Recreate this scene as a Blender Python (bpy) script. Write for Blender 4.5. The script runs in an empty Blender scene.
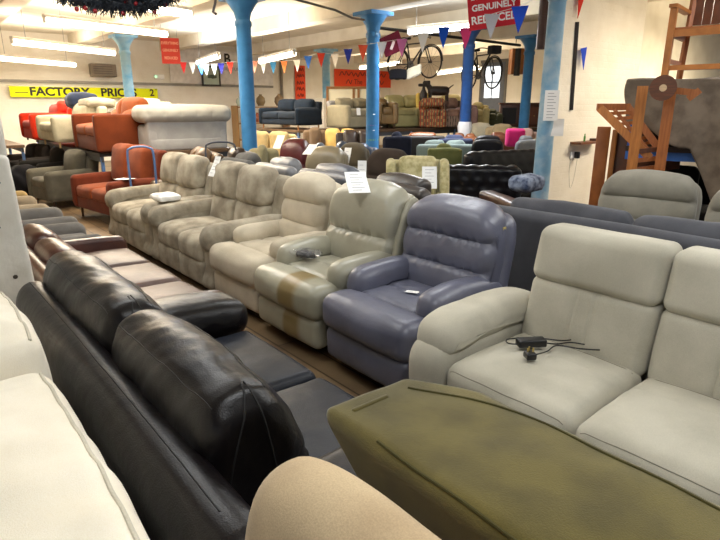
import bpy, math, random
import numpy as np
from mathutils import Vector, Matrix
from mathutils.bvhtree import BVHTree
random.seed(7)
C = bpy.context.scene.collection
PI = math.pi
R = math.radians
# ---------------------------------------------------------------- materials
def lin(h):
    h = h.lstrip('#'); v = [int(h[i:i+2], 16)/255 for i in (0, 2, 4)]
    return tuple((c/12.92 if c <= .04045 else ((c+.055)/1.055)**2.4) for c in v)
MATS = {}
def mat(kind, hexc, hex2=None, rough=None, bump=None, scale=1.0):
    key = (kind, hexc, hex2, rough, bump, scale)
    if key in MATS: return MATS[key]
    m = bpy.data.materials.new(kind + '_' + hexc.strip('#')); m.use_nodes = True
    nt = m.node_tree; N = nt.nodes; L = nt.links; b = N['Principled BSDF']
    c = lin(hexc)
    P = {'leather': (.36, .25), 'fabric': (.95, .25), 'suede': (.85, .12), 'velvet': (.9, .25), 'wood': (.45, .1), 'paint': (.5, .05),
         'wall': (.85, .3), 'metal': (.35, 0), 'paper': (.8, 0), 'plain': (.6, 0), 'floor': (.6, .15), 'gloss': (.2, 0)}[kind]
    b.inputs['Roughness'].default_value = P[0] if rough is None else rough
    bs = P[1] if bump is None else bump
    tc = N.new('ShaderNodeTexCoord'); mp = N.new('ShaderNodeMapping'); L.new(tc.outputs['Object'], mp.inputs[0])
    def noise(sc, det=4, stretch=None):
        n = N.new('ShaderNodeTexNoise'); n.inputs['Scale'].default_value = sc*scale; n.inputs['Detail'].default_value = det
        if stretch:
            m2 = N.new('ShaderNodeMapping'); m2.inputs['Scale'].default_value = stretch; L.new(tc.outputs['Object'], m2.inputs[0]); L.new(m2.outputs[0], n.inputs['Vector'])
        else: L.new(mp.outputs[0], n.inputs['Vector'])
        return n
    def mixc(fac, c1, c2, lo=.35, hi=.65):
        r = N.new('ShaderNodeValToRGB'); r.color_ramp.elements[0].position = lo; r.color_ramp.elements[1].position = hi
        r.color_ramp.elements[0].color = (*c1, 1); r.color_ramp.elements[1].color = (*c2, 1); L.new(fac, r.inputs[0]); return r
    d = tuple(x*.8 for x in c) if hex2 is None else lin(hex2)
    if kind == 'leather':
        n = noise(3.5, 3); r = mixc(n.outputs[0], d, c); L.new(r.outputs[0], b.inputs['Base Color'])
        v = N.new('ShaderNodeTexVoronoi'); v.inputs['Scale'].default_value = 260*scale; L.new(mp.outputs[0], v.inputs['Vector'])
        n2 = noise(14, 5); ad = N.new('ShaderNodeMath'); ad.operation = 'MULTIPLY_ADD'; ad.inputs[1].default_value = .08
        L.new(v.outputs['Distance'], ad.inputs[0]); L.new(n2.outputs[0], ad.inputs[2])
        bp = N.new('ShaderNodeBump'); bp.inputs['Strength'].default_value = bs; bp.inputs['Distance'].default_value = .012
        L.new(ad.outputs[0], bp.inputs['Height']); L.new(bp.outputs[0], b.inputs['Normal'])
        dk = max(c) < .03; b.inputs['Coat Weight'].default_value = .0 if dk else .12; b.inputs['Coat Roughness'].default_value = .3; b.inputs['Specular IOR Level'].default_value = .3 if dk else .5
    elif kind in ('fabric', 'suede', 'velvet'):
        n = noise({'fabric': 5, 'suede': 4, 'velvet': 9}[kind], 5); r = mixc(n.outputs[0], d, c, .36, .62)
        n2 = noise(420, 2); mx = N.new('ShaderNodeMix'); mx.data_type = 'RGBA'; mx.blend_type = 'OVERLAY'; mx.inputs[0].default_value = .25
        L.new(r.outputs[0], mx.inputs[6]); L.new(n2.outputs[0], mx.inputs[7]); L.new(mx.outputs[2], b.inputs['Base Color'])
        bp = N.new('ShaderNodeBump'); bp.inputs['Strength'].default_value = bs; bp.inputs['Distance'].default_value = .003
        L.new(n2.outputs[0], bp.inputs['Height']); L.new(bp.outputs[0], b.inputs['Normal'])
        b.inputs['Sheen Weight'].default_value = {'fabric': .12, 'suede': .12, 'velvet': .3}[kind]*(.25 if max(c) < .06 else 1); b.inputs['Sheen Roughness'].default_value = .5
        b.inputs['Specular IOR Level'].default_value = .2
    elif kind == 'wood':
        n = noise(6, 5, (1.5, 12, 1.2)); r = mixc(n.outputs[0], d, c); L.new(r.outputs[0], b.inputs['Base Color'])
    elif kind in ('wall', 'floor', 'paint'):
        n = noise(2.2 if kind != 'paint' else 6, 6); r = mixc(n.outputs[0], d, c, .3, .6); L.new(r.outputs[0], b.inputs['Base Color'])
        n2 = noise(25, 4); bp = N.new('ShaderNodeBump'); bp.inputs['Strength'].default_value = bs; bp.inputs['Distance'].default_value = .01
        L.new(n2.outputs[0], bp.inputs['Height']); L.new(bp.outputs[0], b.inputs['Normal'])
    else:
        b.inputs['Base Color'].default_value = (*c, 1)
        if kind == 'metal': b.inputs['Metallic'].default_value = .7
    MATS[key] = m; return m
def emit(name, col, s):
    m = bpy.data.materials.new(name); m.use_nodes = True; b = m.node_tree.nodes['Principled BSDF']
    b.inputs['Base Color'].default_value = (1, 1, 1, 1); b.inputs['Emission Color'].default_value = (*col, 1); b.inputs['Emission Strength'].default_value = s
    return m
# ---------------------------------------------------------------- objects
def tag(o, label=None, cat=None, group=None, kind=None):
    if label: o['label'] = label
    if cat: o['category'] = cat
    if group: o['group'] = group
    if kind: o['kind'] = kind
    return o
def empty(name, loc=(0, 0, 0), rz=0, label=None, cat=None, group=None, rx=0, ry=0):
    o = bpy.data.objects.new(name, None); C.objects.link(o); o.location = loc; o.rotation_euler = (R(rx), R(ry), R(rz)); o.empty_display_size = .1
    return tag(o, label, cat, group)
class MB:
    """collects verts / faces of one mesh"""
    def __init__(s): s.v = []; s.f = []; s.n = 0
    def add(s, V, F, M=None):
        V = np.asarray(V, float).reshape(-1, 3)
        if M is not None:
            A = np.array(M); V = V @ A[:3, :3].T + A[:3, 3]
        s.v.append(V); s.f += [tuple(i+s.n for i in f) for f in F]; s.n += len(V); return s
    def build(s, name, m, parent=None, smooth=True, loc=None, rot=None):
        me = bpy.data.meshes.new(name); V = np.vstack(s.v)
        me.from_pydata([tuple(p) for p in V], [], s.f); me.validate(); me.update()
        if smooth:
            me.polygons.foreach_set('use_smooth', [True]*len(me.polygons))
            try: me.set_sharp_from_angle(angle=R(50))
            except Exception: pass
        o = bpy.data.objects.new(name, me); C.objects.link(o)
        if m: me.materials.append(m)
        if parent: o.parent = parent
        if loc: o.location = loc
        if rot: o.rotation_euler = tuple(R(a) for a in rot)
        return o
def T(x=0, y=0, z=0, rx=0, ry=0, rz=0):
    return Matrix.Translation((x, y, z)) @ Matrix.Rotation(R(rz), 4, 'Z') @ Matrix.Rotation(R(ry), 4, 'Y') @ Matrix.Rotation(R(rx), 4, 'X')
def axis_pts(L, r, seg, rs):
    h = L/2; r = min(r, h*.999)
    e = [h - r + r*math.tan(PI/4*i/rs) for i in range(rs+1)]
    mid = list(np.linspace(-(h-r), h-r, seg+1))
    return np.array([-x for x in e[::-1]][:-1] + mid + e[1:])
def pillow(size, r=.05, puff=(0, 0, 0), seg=(6, 6, 6), rs=3, warp=None, c=(0, 0, 0), pw=2):
    """rounded, puffed box; returns V,F centred on c"""
    r = min(r, min(size)/2*.98)
    A = [axis_pts(size[i], r, seg[i], rs) for i in range(3)]; n = [len(a) for a in A]
    idx = {}; V = []; F = []
    def vid(i, j, k):
        q = (i, j, k)
        if q not in idx: idx[q] = len(V); V.append((A[0][i], A[1][j], A[2][k]))
        return idx[q]
    for ax in range(3):
        u, w = [(1, 2), (2, 0), (0, 1)][ax]
        for side in (0, n[ax]-1):
            for a in range(n[u]-1):
                for b in range(n[w]-1):
                    q = []
                    for (da, db) in ((0, 0), (1, 0), (1, 1), (0, 1)):
                        t = [0, 0, 0]; t[ax] = side; t[u] = a+da; t[w] = b+db; q.append(vid(*t))
                    F.append(tuple(q) if side else tuple(q[::-1]))
    V = np.array(V); h = np.array(size)/2
    inner = np.clip(V, -(h-r), h-r); d = V-inner; ln = np.linalg.norm(d, axis=1, keepdims=True); ln[ln == 0] = 1
    V = inner + d/ln*r
    s = V/h; g = 1-np.abs(s)**pw; g = np.clip(g, 0, 1)
    sg = s.copy()
    for a in range(3):
        if puff[a]:
            o1, o2 = [(1, 2), (2, 0), (0, 1)][a]
            V[:, a] += sg[:, a]*puff[a]*g[:, o1]*g[:, o2]
    if warp is not None: V = warp(V.copy())
    return V + np.array(c), F
def spline(P, k=6, closed=True):
    P = np.asarray(P, float); n = len(P); out = []
    for i in range(n if closed else n-1):
        p0 = P[(i-1) % n] if closed or i > 0 else P[0]; p1 = P[i]; p2 = P[(i+1) % n]; p3 = P[(i+2) % n] if closed or i+2 < n else P[-1]
        for t in np.arange(k)/k:
            out.append(.5*((2*p1)+(-p0+p2)*t+(2*p0-5*p1+4*p2-p3)*t*t+(-p0+3*p1-3*p2+p3)*t**3))
    if not closed: out.append(P[-1])
    return np.array(out)
def loft(prof, W, r=.04, seg=6, rs=4, k=5, warp=None, c=(0, 0, 0), crown=0):
    """closed y-z outline swept over width W in x with rounded ends"""
    P = spline(prof, k); nx = len(P)
    area = .5*np.sum(P[:, 0]*np.roll(P[:, 1], -1)-np.roll(P[:, 0], -1)*P[:, 1])
    if area < 0: P = P[::-1]
    t = np.roll(P, -1, 0)-np.roll(P, 1, 0); t /= np.maximum(np.linalg.norm(t, axis=1, keepdims=True), 1e-9)
    nrm = np.stack([-t[:, 1], t[:, 0]], 1)   # inward for CCW
    r = min(r, W/2*.98)
    st = [(-W/2 + r - r*math.cos(PI/2*i/rs), r*(1-math.sin(PI/2*i/rs))) for i in range(rs)]
    st += [(x, 0) for x in np.linspace(-W/2+r, W/2-r, seg+1)]
    st += [(-x, o) for x, o in st[:rs][::-1]]
    V = []; F = []
    for x, o in st:
        g = crown*max(0, 1-(2*x/W)**2)
        Q = P + nrm*(o-g)
        V.append(np.column_stack([np.full(nx, x), Q]))
    m = len(st); V = np.vstack(V)
    for i in range(m-1):
        for j in range(nx):
            a = i*nx+j; b = i*nx+(j+1) % nx
            F.append((a, a+nx, b+nx, b)[::-1])
    # caps
    for e, rev in ((0, True), (m-1, False)):
        base = e*nx; cc = V[base:base+nx].mean(0); V = np.vstack([V, cc]); ci = len(V)-1
        for j in range(nx):
            f = (base+j, base+(j+1) % nx, ci); F.append(f[::-1] if rev else f)
    if warp is not None: V = warp(V.copy())
    return V+np.array(c), F
def box(sx, sy, sz, c=(0, 0, 0)):
    V = [(c[0]+a*sx/2, c[1]+b*sy/2, c[2]+d*sz/2) for a in (-1, 1) for b in (-1, 1) for d in (-1, 1)]
    F = [(0, 1, 3, 2), (4, 6, 7, 5), (0, 4, 5, 1), (2, 3, 7, 6), (0, 2, 6, 4), (1, 5, 7, 3)]
    return V, F
def tube(pts, r, seg=8, cap=True, closed=False):
    P = [Vector(p) for p in pts]; V = []; F = []; n = len(P); up = None
    rr = r if hasattr(r, '__len__') else [r]*n
    for i, p in enumerate(P):
        if closed: t = (P[(i+1) % n]-P[i-1]).normalized()
        else: t = (P[min(i+1, n-1)]-P[max(i-1, 0)]).normalized()
        if up is None:
            up = Vector((0, 0, 1)) if abs(t.z) < .9 else Vector((1, 0, 0))
        a = t.cross(up)
        if a.length < 1e-6: a = t.cross(Vector((1, 0, 0)))
        a.normalize(); b = a.cross(t).normalized(); up = b
        for k in range(seg):
            g = 2*PI*k/seg; V.append(tuple(p + a*math.cos(g)*rr[i] + b*math.sin(g)*rr[i]))
    for i in range(n if closed else n-1):
        for k in range(seg):
            j = (i+1) % n
            F.append((i*seg+k, j*seg+k, j*seg+(k+1) % seg, i*seg+(k+1) % seg)[::-1])
    if cap and not closed:
        F.append(tuple(range(seg))[::-1][::-1]); F.append(tuple(range((n-1)*seg, n*seg))[::-1])
    return V, F
def lathe(prof, seg=20, c=(0, 0, 0)):
    V = []; F = []
    for r, z in prof:
        for k in range(seg):
            g = 2*PI*k/seg; V.append((c[0]+r*math.cos(g), c[1]+r*math.sin(g), c[2]+z))
    n = len(prof)
    for i in range(n-1):
        for k in range(seg):
            F.append((i*seg+k, i*seg+(k+1) % seg, (i+1)*seg+(k+1) % seg, (i+1)*seg+k))
    F.append(tuple(range(seg))[::-1]); F.append(tuple(range((n-1)*seg, n*seg)))
    return V, F
def one(name, vf, m, parent=None, **kw):
    return MB().add(*vf).build(name, m, parent, **kw)
def seam(parent_mesh, pts, axis, r=.004, m=None, name='seam', k=10, off=0.0):
    """a welt laid on the surface: points projected along axis on the mesh"""
    me = parent_mesh.data
    bv = BVHTree.FromPolygons([v.co for v in me.vertices], [tuple(p.vertices) for p in me.polygons])
    Q = spline(pts, k, closed=False); out = []; ax = Vector(axis).normalized()
    for q in Q:
        h = bv.ray_cast(Vector(q)-ax*1.0, ax)
        if h[0] is not None: out.append(h[0]-ax*off)
    if len(out) < 2: return None
    return one(name, tube(out, r, 6), m or me.materials[0], parent_mesh)
def wob(V, amp, f, ph=0, ax=None):
    """soft organic irregularity"""
    x, y, z = V[:, 0]*f, V[:, 1]*f, V[:, 2]*f
    n = (np.sin(x*1.0+y*1.7+ph)+np.sin(y*2.3-z*1.3+ph*2.1)+np.sin(z*2.9+x*2.1+ph*.7)+.6*np.sin(x*5.1+z*4.3+ph)+.5*np.sin(y*6.3-x*3.7+ph*1.9))/4
    W = V.copy()
    if ax is None:
        c = V.mean(0); d = V-c; d /= np.maximum(np.linalg.norm(d, axis=1, keepdims=True), .05); W += d*(n*amp)[:, None]
    else: W[:, ax] += n*amp
    return W
def dup_tree(o, parent=None):
    c = o.copy(); C.objects.link(c); c.parent = parent
    for ch in list(o.children): dup_tree(ch, c)
    return c
# camera: the building's column grid runs along x and y; the camera looks 39.5 degrees off y
F_PX = 555.0; TILT = R(16.5); AZ = R(39.5); EYE = 1.55
cam = bpy.data.cameras.new('camera'); co = bpy.data.objects.new('camera', cam); C.objects.link(co)
co.location = (0, 0, EYE); co.rotation_euler = (PI/2-TILT, 0, -AZ); cam.sensor_width = 36; cam.lens = 36*F_PX/720; cam.clip_start = .02; cam.clip_end = 200
bpy.context.scene.camera = co
def at(px, py, dist):
    """world point on the photo's sight line at a horizontal distance"""
    X = (px-360)/F_PX; Y = (270-py)/F_PX
    fw = Vector((math.sin(AZ)*math.cos(TILT), math.cos(AZ)*math.cos(TILT), -math.sin(TILT))); rt = Vector((math.cos(AZ), -math.sin(AZ), 0)); up = rt.cross(fw)
    d = fw+rt*X+up*Y; k = dist/math.hypot(d.x, d.y); return Vector((d.x*k, d.y*k, EYE+d.z*k))
# ================================================================ foreground seating
def paper(name, label, loc, w, h, rx=0, ry=0, rz=0, cat='price tag', lines=4, col='F4F4F2', group=None, curl=.006):
    o = empty(name, loc, rz, label, cat, group, rx, ry)
    m = MB(); n = 6; V = []; F = []
    for k, dz in ((0, 0), (1, .0012)):
        for i in range(n+1):
            for j in range(2): V.append(((j-.5)*w, (i/n-.5)*h, dz+curl*math.cos(i/n*PI*1.3)))
    a = 2*(n+1)
    for i in range(n):
        F.append((2*i, 2*i+1, 2*i+3, 2*i+2)[::-1]); F.append((a+2*i, a+2*i+1, a+2*i+3, a+2*i+2))
        F.append((2*i, 2*i+2, a+2*i+2, a+2*i)); F.append((2*i+1, a+2*i+1, a+2*i+3, 2*i+3))
    F.append((0, a, a+1, 1)); F.append((2*n, 2*n+1, a+2*n+1, a+2*n))
    one('sheet', (V, F), mat('paper', col), o, smooth=False)
    if lines:
        p = MB()
        for i in range(lines):
            t = (i+1)/(lines+1); z = .0018+curl*math.cos(t*PI*1.3)
            p.add(*box(w*(.6 if i % 2 else .42), h*.018, .0006, ((0 if i % 2 else -w*.08), (t-.5)*h, z+.0004)))
        p.build('print', mat('paper', '9A9AA0'), o, smooth=False)
    return o
def feet(root, W, D, h, m, inset=.07, r=.025, zb=0):
    for sx in (-1, 1):
        for sy in (-1, 1): one('foot', lathe([(r*.7, 0), (r, h)], 10, (sx*(W/2-inset), sy*(D/2-inset), zb)), m, root)

# ---- recliner armchair (front towards -y)
def recliner(name, label, cat, loc, rz, m, mdark, W=.76, back=None, back_w=.60, arm='roll', pads=3, lean=.10, seatm=None, seed=0, top=1.0, group=None, wing=False, detail=True, arm_h=.60):
    o = empty(name, loc, rz, label, cat, group)
    ph = seed*1.7
    # carcass
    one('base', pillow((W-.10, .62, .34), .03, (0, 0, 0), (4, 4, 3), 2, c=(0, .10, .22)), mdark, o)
    # footrest, two upholstered panels across the whole front
    def wf(V): return wob(V, .006, 9, ph)
    up = one('footrest_cushion', pillow((W-.02, .24, .22), .07, (.0, .03, .015), (14, 6, 6), 5, warp=wf, c=(0, -.35, .375)), m, o)
    lo = one('footrest_panel', pillow((W-.05, .12, .20), .045, (.0, .02, .01), (14, 4, 6), 4, warp=wf, c=(0, -.385, .175)), m, o)
    # seat
    iw = W-.30
    def ws(V):
        V = wob(V, .006, 8, ph+1); V[:, 2] -= .012*np.exp(-((V[:, 1]+.0)/.02)**2); return V
    seat = one('seat_cushion', pillow((iw+.06, .46, .18), .06, (0, 0, .02), (12, 16, 3), 4, warp=ws, c=(0, -.06, .40)), seatm or m, o)
    # arms
    for s in (-1, 1):
        x = s*(W/2-.085)
        sp = one('arm', loft([(-.26, .06), (-.27, .3), (-.265, .46), (-.1, .5), (.3, .5), (.36, .3), (.34, .06)], .15, .035, 3, 3, 5, c=(x, 0, 0)), m, o)
        def wa(V, s=s):
            V = wob(V, .005, 11, ph+s); return V
        if arm == 'roll':
            prof = [(-.22, .40), (-.265, .45), (-.27, .53), (-.225, .59), (-.10, arm_h+.01), (.08, arm_h+.013), (.28, arm_h-.01), (.36, .52), (.3, .46), (.0, .46), (-.12, .45), (-.17, .40)]
        else:
            prof = [(-.22, .42), (-.25, .50), (-.23, .57), (-.15, arm_h-.005), (.0, arm_h), (.28, arm_h-.01), (.35, .52), (.28, .44), (.0, .44), (-.2, .42)]
        one('arm_pad', loft(prof, .185, .075, 4, 6, 5, warp=wa, c=(x, 0, 0), crown=.01), m, sp)
    # back: stacked pillows
    cuts = {3: [.45, .63, .81, top], 2: [.45, .69, top], 4: [.45, .60, .735, .865, top]}[pads]
    def tilt(V):
        V = V.copy(); t = np.clip((V[:, 2]-.42), 0, 2); V[:, 1] += t*lean*2; return V
    def round_top(V, w=back_w):
        V = V.copy(); t = np.clip((V[:, 2]-(top-.26))/.26, 0, 1); V[:, 0] *= 1-.15*t**2.4
        e = np.clip(np.abs(V[:, 0])/(w/2), 0, 1); V[:, 2] -= .05*e**3*t; return V
    one('back_shell', pillow((back_w+.03, .13, top-.30), .06, (.0, .03, 0), (8, 3, 10), 4, warp=lambda V: tilt(round_top(V+np.array((0, .30, .27+(top-.30)/2)))) ), m, o)
    fr = []
    for i in range(pads):
        z0, z1 = cuts[i], cuts[i+1]; lastp = i == pads-1
        for t in np.linspace(0, 1, 9)[:-1]:
            bl = math.sin(PI*t)**.7*(.024 if not lastp else .04) if not (lastp and t > .5) else .04*(1-((t-.5)/.5)**3*1.2)
            fr.append((.135-bl+(-.015 if i == 0 else 0), z0+(z1-z0)*t))
    fr += [(.165, top-.002), (.22, top+.012), (.285, top-.012), (.31, top-.1), (.31, .7), (.30, .44), (.2, .43)]
    def wb(V):
        x = V[:, 0].copy(); z = V[:, 2].copy(); xe = np.clip(np.abs(x)/(back_w/2), 0, 1)
        for i in range(1, pads):
            e = np.exp(-((z-cuts[i])/.035)**2); V[:, 1] += (.009 if detail else 0)*np.sin(x*80+2*np.sin(x*23+ph))*e*(V[:, 1] < .2)
        V = wob(V, .006, 9, ph); return tilt(round_top(V))
    bc = one('back_cushion', loft(fr, back_w, .075, 30 if detail else 8, 6, 2, warp=wb, crown=.018), m, o)
    if wing:
        for s in (-1, 1):
            one('wing', loft([(.15, .56), (.17, .50), (.30, .50), (.33, .7), (.33, top-.14), (.28, top-.06), (.22, top-.08), (.17, .80)], .06, .028, 2, 4, 5, warp=tilt, c=(s*(back_w/2+.005), 0, 0)), m, o)
    return o
# blue leather recliner
BLUE = mat('leather', '666879', '565868', .36, .25)
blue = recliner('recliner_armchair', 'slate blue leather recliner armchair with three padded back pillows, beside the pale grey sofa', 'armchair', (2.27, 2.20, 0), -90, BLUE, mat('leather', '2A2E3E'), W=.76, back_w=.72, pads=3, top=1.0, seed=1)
one('side_tab', pillow((.012, .03, .06), .004, seg=(1, 1, 2), c=(.335, .33, .86)), mat('fabric', 'B9A86E'), blue)
paper('care_label', 'small white label lying on the seat of the slate blue leather recliner', (2.17, 2.16, .515), .075, .05, rz=-60, cat='label', lines=2, curl=.003)
# sage leather recliner with brown stain stripe
def stain_mat():
    m = mat('leather', 'A4A18F', '94917F', .36, .25, 1.01); nt = m.node_tree; N = nt.nodes; L = nt.links; b = N['Principled BSDF']
    src = b.inputs['Base Color'].links[0].from_socket
    tc = N.new('ShaderNodeTexCoord'); sx = N.new('ShaderNodeSeparateXYZ'); L.new(tc.outputs['Object'], sx.inputs[0])
    r = N.new('ShaderNodeValToRGB'); e = r.color_ramp.elements; e[0].position = .50; e[0].color = (0, 0, 0, 1); e[1].position = .53; e[1].color = (1, 1, 1, 1)
    e2 = e.new(.66); e2.color = (1, 1, 1, 1); e3 = e.new(.72); e3.color = (0, 0, 0, 1)
    ad = N.new('ShaderNodeMath'); ad.operation = 'ADD'; ad.inputs[1].default_value = .5; L.new(sx.outputs[0], ad.inputs[0]); L.new(ad.outputs[0], r.inputs[0])
    mx = N.new('ShaderNodeMix'); mx.data_type = 'RGBA'; mx.inputs[7].default_value = (*lin('7E6A3C'), 1); ml = N.new('ShaderNodeMath'); ml.operation = 'MULTIPLY'; ml.inputs[1].default_value = .9
    L.new(r.outputs[0], ml.inputs[0]); L.new(ml.outputs[0], mx.inputs[0]); L.new(src, mx.inputs[6]); L.new(mx.outputs[2], b.inputs['Base Color'])
    return m
SAGE = mat('leather', 'A4A190', '949180', .36, .25); STAIN = stain_mat()
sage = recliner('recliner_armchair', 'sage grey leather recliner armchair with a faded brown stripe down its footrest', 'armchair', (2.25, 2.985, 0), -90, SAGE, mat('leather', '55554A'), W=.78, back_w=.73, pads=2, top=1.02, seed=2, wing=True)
for ch in sage.children:
    if ch.name.startswith(('footrest',)): ch.data.materials[0] = STAIN; ch['label'] = 'leather with a faded brown stripe'
paper('price_tag', 'white printed price ticket laid over the top of the sage grey leather recliner back', (2.44, 2.99, 1.04), .15, .22, rx=36, rz=-28, lines=7)
rc = empty('wrapped_handset', (2.1, 3.17, .53), 20, 'clear plastic wrapped black handset on the sage leather recliner seat', 'remote control')
one('handset', pillow((.055, .15, .025), .01, seg=(2, 4, 2), c=(0, 0, .015)), mat('plain', '1B1B1E'), rc)
one('plastic_wrap', pillow((.13, .24, .035), .015, (0, 0, .01), (8, 10, 2), 2, warp=lambda V: wob(V, .015, 60, 1), c=(0, 0, .028)), None, rc)
pm = bpy.data.materials.new('clear_plastic'); pm.use_nodes = True; pb = pm.node_tree.nodes['Principled BSDF']; pb.inputs['Transmission Weight'].default_value = .92; pb.inputs['Roughness'].default_value = .12; pb.inputs['IOR'].default_value = 1.15; pb.inputs['Base Color'].default_value = (.95, .95, .97, 1)
rc.children[1].data.materials.append(pm)
# beige fabric recliner
BEI = mat('fabric', 'C6BBA6', 'B4A994')
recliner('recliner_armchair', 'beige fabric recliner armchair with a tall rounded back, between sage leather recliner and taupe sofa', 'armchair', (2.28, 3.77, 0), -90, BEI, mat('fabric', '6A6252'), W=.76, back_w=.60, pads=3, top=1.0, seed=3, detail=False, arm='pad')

# ---- recliner sofa of several seats (front towards -y)
def rsofa(name, label, loc, rz, m, mdark, n=2, sw=.56, aw=.20, D=.92, top=.98, arm_h=.60, seed=0, padarm=False, detail=1, groove=False, wings=False, group=None, cat='sofa', arms=(-1, 1)):
    W = n*sw+2*aw; o = empty(name, loc, rz, label, cat, group); ph = seed*2.1
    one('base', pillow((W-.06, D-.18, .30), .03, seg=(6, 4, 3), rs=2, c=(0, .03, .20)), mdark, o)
    q = 2 if detail else 1
    for s in arms:
        x = s*(W/2-aw/2)
        prof = [(-.40, .05), (-.42, .25), (-.415, .46), (-.38, .54), (-.1, .56), (.3, .56), (.38, .3), (.36, .05)] if not padarm else [(-.42, .05), (-.455, .2), (-.465, .38), (-.44, .47), (-.38, .52), (-.28, .54), (0, .54), (.3, .54), (.38, .3), (.36, .05)]
        a = one('arm', loft(prof, aw*(.96 if padarm else 1), .08 if padarm else .05, 3*q, 5, 5, warp=lambda V: wob(V, .004, 9, ph), c=(x, 0, 0)), m, o)
        if padarm: prof = [(-.33, .44), (-.385, .455), (-.40, .50), (-.37, .57), (-.28, .61), (-.1, arm_h+.025), (.2, arm_h+.02), (.36, .57), (.36, .5), (0, .47), (-.15, .46), (-.26, .44)]
        else: prof = [(-.41, .40), (-.445, .47), (-.43, .54), (-.36, .585), (-.1, arm_h), (.3, arm_h), (.36, .5), (0, .47), (-.3, .44)]
        one('arm_pad', loft(prof, aw+.015, .08 if padarm else .06, 4*q, 6, 5*q, warp=lambda V: wob(V, .005, 10, ph+s), c=(x, 0, 0), crown=.014), m, a)
    def tilt(V):
        V = V.copy(); V[:, 1] += np.clip(V[:, 2]-.42, 0, 2)*.22; return V
    one('back_frame', pillow((n*sw+(.02 if padarm else .20), .14, top-.18), .05, seg=(8, 3, 6), rs=3, warp=lambda V: tilt(V+np.array((0, .30, .12+(top-.18)/2)))), m, o)
    for i in range(n):
        x = (i-(n-1)/2)*sw
        def ws(V, x=x):
            V = wob(V, .006, 6, ph+i)
            if groove: V[:, 2] -= .010*np.exp(-((V[:, 1]-.10)/.012)**2)
            V[:, 2] -= .02*np.clip(-(V[:, 1]+.12)/.2, 0, 1)**2
            return V
        s_ = one('seat_cushion', pillow((sw-.004, .62, .20), .06, (0, .012, .025), (10*q, 14*q, 4), 5, warp=ws, c=(x, -.13, .365)), m, o)
        one('footrest_panel', pillow((sw-.012, .10, .22), .035, (0, .015, .0), (8, 3, 4), 4, warp=lambda V: wob(V, .004, 9, ph), c=(x, -.39, .165)), m, o)
        if groove:
            seam(s_, [(x-sw/2+.03, .10, .6), (x+sw/2-.03, .10, .6)], (0, 0, -1), .0022, mat('suede', '8F8A7C'), off=-.0)
            seam(s_, [(x-sw/2+.035, -.425, .6), (x, -.428, .6), (x+sw/2-.035, -.425, .6)], (0, 0, -1), .0022, mat('suede', '8F8A7C'))
        hz = top-(.25 if groove else .33)
        def wl(V, x=x):
            V = V+np.array((x, .185, (.44+hz)/2))
            V = wob(V, .006, 7, ph+x)
            if groove:
                for dx in (-.045, .045): V[:, 1] += .010*np.exp(-((V[:, 0]-x-dx)/.005)**2)
            return tilt(V)
        one('back_cushion', pillow((sw-.012, .16, hz-.44+.04), .05, (0, .03 if not groove else .016, .01), (60 if groove else 12*q, 3, 8), 4, warp=wl), m, o)
        def wh(V, x=x):
            V = V+np.array((x, .18, (hz+top)/2+.003)); return tilt(wob(V, .005, 7, ph+x))
        one('head_cushion', pillow((sw-.006, .18, top-hz+.01), .065 if not groove else .05, (0, .035 if not groove else .018, .012 if not groove else .004), (12*q, 4, 6), 5, warp=wh), m, o)
        if wings:
            pass
    return o
# pale grey suede three-seat recliner sofa, right
PGS = mat('suede', 'BDB8A8', 'ADA898', .8)
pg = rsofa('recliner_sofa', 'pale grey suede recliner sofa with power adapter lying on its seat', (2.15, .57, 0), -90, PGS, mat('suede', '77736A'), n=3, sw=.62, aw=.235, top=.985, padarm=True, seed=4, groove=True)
# power brick + plug + cable on the seat
ps = empty('power_adapter', (2.08, 1.30, .50), -33, 'black power adapter with three pin plug and looped cable on the pale grey sofa seat', 'power adapter')
BK = mat('plain', '141416', rough=.35)
one('adapter_body', pillow((.13, .055, .034), .006, seg=(2, 2, 1), rs=2, c=(0, 0, .019)), BK, ps)
pl = one('plug', pillow((.045, .05, .03), .008, seg=(2, 2, 1), rs=2, c=(-.06, -.13, .018)), BK, ps)
for dx, dy in ((-.012, 0), (.012, 0), (0, .014)): one('pin', box(.006, .004, .02, (-.06+dx, -.13+dy, .042)), mat('metal', 'C8B070'), pl)
cable = spline([(.065, 0, .012), (.12, -.01, .008), (.19, .0, .008), (.27, -.04, .008), (.33, -.02, .008), (.30, -.09, .008), (.2, -.07, .008), (.11, -.03, .01), (.04, -.08, .008), (-.03, -.12, .015)], 8, False)
one('cable', tube(cable, .0032, 6), BK, ps)
c2 = spline([(-.065, 0, .012), (-.1, .02, .01), (-.09, .06, .01), (-.03, .07, .01), (.05, .06, .012), (.16, .02, .01), (.24, .03, .01), (.31, .0, .01)], 8, False)
one('cable', tube(c2, .0032, 6), BK, ps)
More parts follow.
